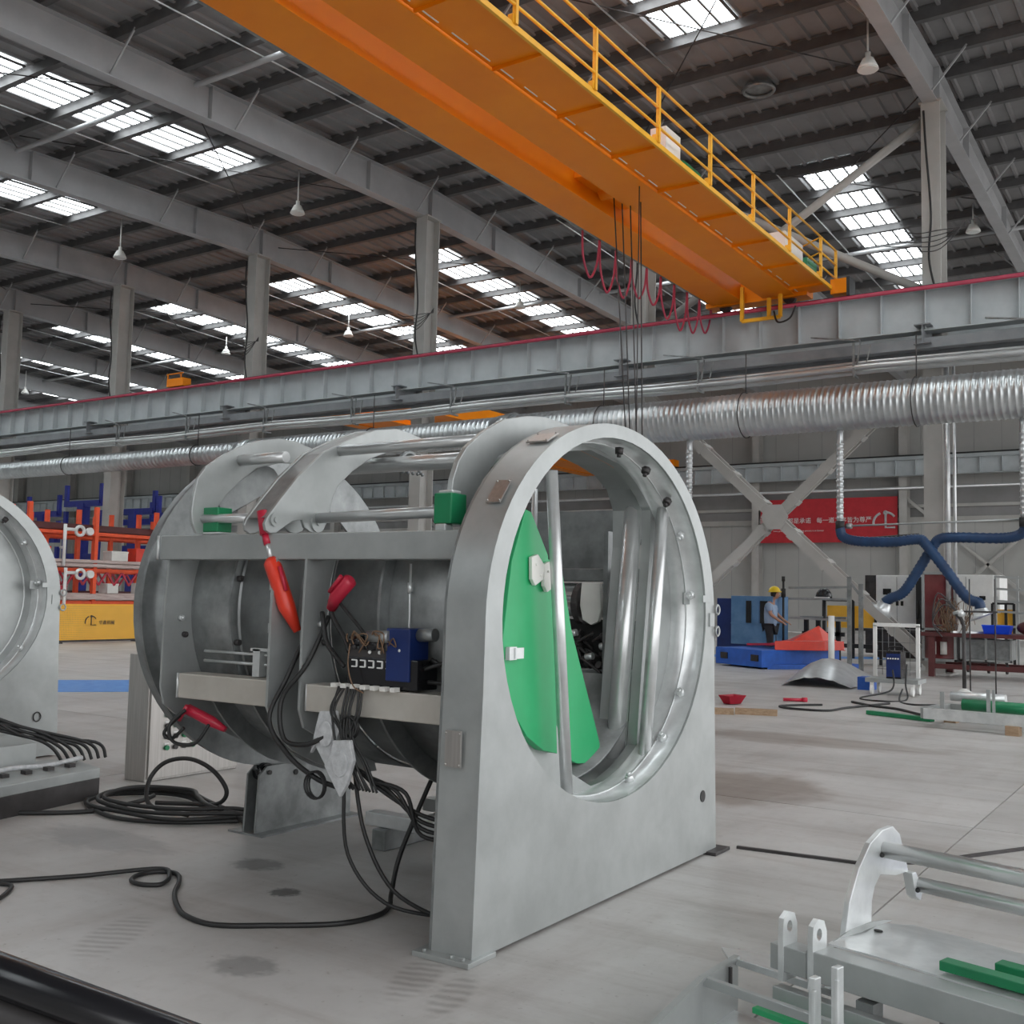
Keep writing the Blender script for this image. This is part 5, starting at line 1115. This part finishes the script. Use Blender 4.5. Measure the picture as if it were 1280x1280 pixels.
for s in (-1, 1):
    n = len(J); J += [((.02,s*.19,1.42),.06),((.09,s*.23,1.18),.045),((.30,s*.18,1.02),.033)]; E_ += [(2, n),(n, n+1),(n+1, n+2)]; hand(J, E_, n+2, .9, -.4, s)
    n = len(J); J += [((0,s*.10,.88),.09),((.04,s*.11,.50),.06),((-.02,s*.11,.10),.04),((.12,s*.12,.04),.035)]; E_ += [(0, n),(n,n+1),(n+1,n+2),(n+2,n+3)]
skin('body', J, E_, SKIN, wk)
J = [((0,0,.80),.175),((.0,0,1.10),.175),((.02,0,1.38),.15),((.035,0,1.49),.075)]; E_ = [(0,1),(1,2),(2,3)]
for s in (-1, 1): n = len(J); J += [((.02,s*.19,1.41),.085),((.07,s*.225,1.24),.075)]; E_ += [(2,n),(n,n+1)]
skin('shirt', J, E_, SHIRT, wk)
J = [((0,0,.90),.16)]; E_ = []
for s in (-1, 1): n = len(J); J += [((0,s*.10,.84),.11),((.04,s*.11,.50),.085),((-.02,s*.11,.12),.06)]; E_ += [(0,n),(n,n+1),(n+1,n+2)]
skin('trousers', J, E_, TROU, wk)
bm = B(); ball(bm, (WX+.10, WY, 1.68), .098, (1,.9,1.1), 12); part('hair', bm, HAIR, wk)
bm = B(); ball(bm, (WX+.15, WY, 1.655), .085, (.9,.8,1.15), 12); ball(bm, (WX+.235, WY, 1.645), .016); part('face', bm, SKIN, wk)
bm = B(); ball(bm, (WX+.10, WY, 1.74), .135, (1.05,.92,1.0), 16, True); tube(bm, [(WX+.10+.15*cos(a)*(1.1 if cos(a) > 0 else 1), WY+.125*sin(a), 1.735) for a in [2*pi*i/20 for i in range(20)]], .014, 6, True); part('hard_hat', bm, HAT, wk)
for s in (-1, 1): bm = B(); xbox(bm, Matrix.Translation((WX+.05, WY+s*.115, .04)), .28, .10, .08); part('shoe', bm, BLACK, wk, .02)
# ================================================================ FOREGROUND CLAW FRAME (lower right)
th = radians(-14.7); fr0 = Vector((-1.14, 3.72, 0)); av = Vector((cos(th), sin(th), 0)); bv = Vector((-sin(th), cos(th), 0))
def Lp(a, b, z): return fr0+av*a+bv*b+Vector((0, 0, z))
def loc(bm):
    for v in bm.verts: v.co = Lp(*v.co)
    return bm
ff = root('claw_frame', (-.9, 3.9, 0), 'bright galvanised claw frame with two tubes lying in the lower right corner', 'frame')
def fp(name, bm, mt, bev=0, lab=None): return part(name, loc(bm), mt, ff, bev, label=lab)
claw = [(.02,.33),(.09,.35),(.12,.46),(.185,.57),(.26,.645),(.34,.68),(.42,.685),(.47,.65),(.50,.58),(.53,.51),(.50,.505),(.44,.505),(.33,.525),(.29,.49),(.27,.44),(.265,.35)]
bm = B(); prism(bm, claw, 'X', -.022, 0); fp('claw_plate', bm, GALVB, .003)
bm = B(); rod(bm, (0,.36,.61), (1.9,.36,.61), .030, 16); fp('claw_tube', bm, TUBE)
bm = B(); rod(bm, (.03,.56,.46), (1.9,.56,.46), .028, 16); fp('claw_tube', bm, TUBE)
bm = B(); prism(bm, [(.50,.51),(.53,.51),(.58,.44),(.565,.40),(.53,.42)], 'X', -.01, .03); fp('tube_lug', bm, GALVB, .003)
for q in ((.0,.36,.61), (.03,.56,.46)):
    bm = B(); ball(bm, (q[0]+.005, q[1]-.03, q[2]-.015), .009); fp('drain_hole', bm, BLACK)
# curved cover sheet
bm = B(); sheet(bm, [[(a*.19, -.02+.62*i/14, .352-.06*max(0, (i-6)/8)**2+.004*sin(a*1.7+i)) for i in range(15)] for a in range(11)], .006); fp('cover_sheet', bm, GALVB)
bm = B(); prism(bm, [(.0,.353),(.12,.37),(.26,.372),(.34,.365),(.40,.353)], 'X', .0, .006); fp('sheet_gusset', bm, GALV)
bm = B(); disc(bm, (.04,.24,.3545), 'Z', .016, .003, 14, .012); fp('sheet_hole', bm, BLACK)
def fb(nm, x0,x1,y0,y1,z0,z1, mt=GALV, bev=.003): bm = B(); box(bm, x0,x1,y0,y1,z0,z1); return fp(nm, bm, mt, bev)
fb('front_beam', -.02, 1.9, -.12, -.02, .25, .345, GALV)
fb('rear_beam', .0, 1.9, .40, .50, .22, .30, GALVD); fb('end_beam', -.16, -.02, -.12, -.04, .25, .335, GALV)
for x in (-.115, .0):
    bm = B(); prism(bm, [(-.125,.22),(-.04,.22),(-.04,.40),(-.055,.435),(-.09,.445),(-.12,.425),(-.125,.38)], 'X', x-.010, x+.010, [[(-.085+.016*cos(t), .395+.02*sin(t)) for t in [-2*pi*i/12 for i in range(12)]]]); fp('pivot_lug', bm, GALVB, .002)
fb('step_beam', -.12, 1.9, -.165, -.12, .11, .212, GALV)
bm = B(); prism(bm, [(-.45,-.05),(-.42,-.10),(-.15,-.68),(-.05,-1.1),(1.9,-1.1),(1.9,-.05)], 'Z', .02, .035); fp('trough_floor', bm, GALVB)
for (p, q) in (((-.37,-.02),(-.31,-.30)), ((-.31,-.30),(-.17,-.68)), ((-.17,-.68),(.0,-1.1))):
    bm = B(); bar(bm, (p[0],p[1],.12), (q[0],q[1],.12), .008, .19); bar(bm, (p[0],p[1],.213), (q[0],q[1],.213), .025, .010); fp('trough_side', bm, GALV)
bm = B(); bar(bm, (-.37,-.03,.20), (.05,-.03-.0,.20), .02, .025); fp('top_angle', bm, GALVB, .002)
bm = B(); bar(bm, (-.31,-.28,.20), (1.9,-.28,.20), .025, .03); fp('top_angle', bm, GALV, .002)
bm = B(); bar(bm, (-.34,-.10,.12), (-.34,-.10,.2), .01, .01); fp('weld_stub', bm, DARK)
bm = B(); prism(bm, [(-.50,.06),(-.12,.24),(-.05,.10),(-.25,-.02),(-.40,-.03)], 'Z', .19, .198); fp('corner_plate', bm, GALVB)
bm = B(); bar(bm, (-.15,-.215,.14), (1.9,-.215,.14), .045, .02); fp('green_slat', bm, GREEN, .003, 'green wear strip in the trough')
bm = B(); bar(bm, (.38,.03,.375), (1.9,.03,.375), .055, .03); fp('green_slat', bm, GREEND, .003, 'dark green strip on the cover edge')
bm = B(); bar(bm, (.50,.15,.375), (1.9,.15,.375), .055, .03); fp('green_slat', bm, GREEND, .003, 'dark green strip lying further back')
for x, y, z in ((.225,-.45,.395), (.30,-.45,.445)):
    bm = B(); bar(bm, (x, y, .03), (x, y, z), .022, .035); bar(bm, (x+.012, y-.022, .03), (x+.012, y-.022, z-.03), .012, .012); fp('upright_bar', bm, GALVB, .003)
bm = B(); bar(bm, (-.10,-.42,.05), (-.04,-.50,.16), .04, .006); fp('small_bracket', bm, GALVD)
for x in (.2, 1.5):
    for y in (-.1, .45): bm = B(); bar(bm, (x, y, 0), (x, y, .24), .06, .06); fp('foot', bm, GALVD)
bx = root('blue_crate', (-.2, 5.8, 0), 'bright blue stand partly visible at the right edge behind the claw frame tubes', 'stand')
bm = B(); box(bm, -.30, .35, 5.55, 5.95, 0, .12); part('lower_block', bm, BLUEB, bx, .005)
bm = B(); box(bm, -.26, .35, 5.62, 5.95, .14, .17); part('green_layer', bm, GREEND, bx)
bm = B(); box(bm, -.24, .35, 5.66, 5.95, .19, .38); part('upper_block', bm, RACKB, bx, .005)
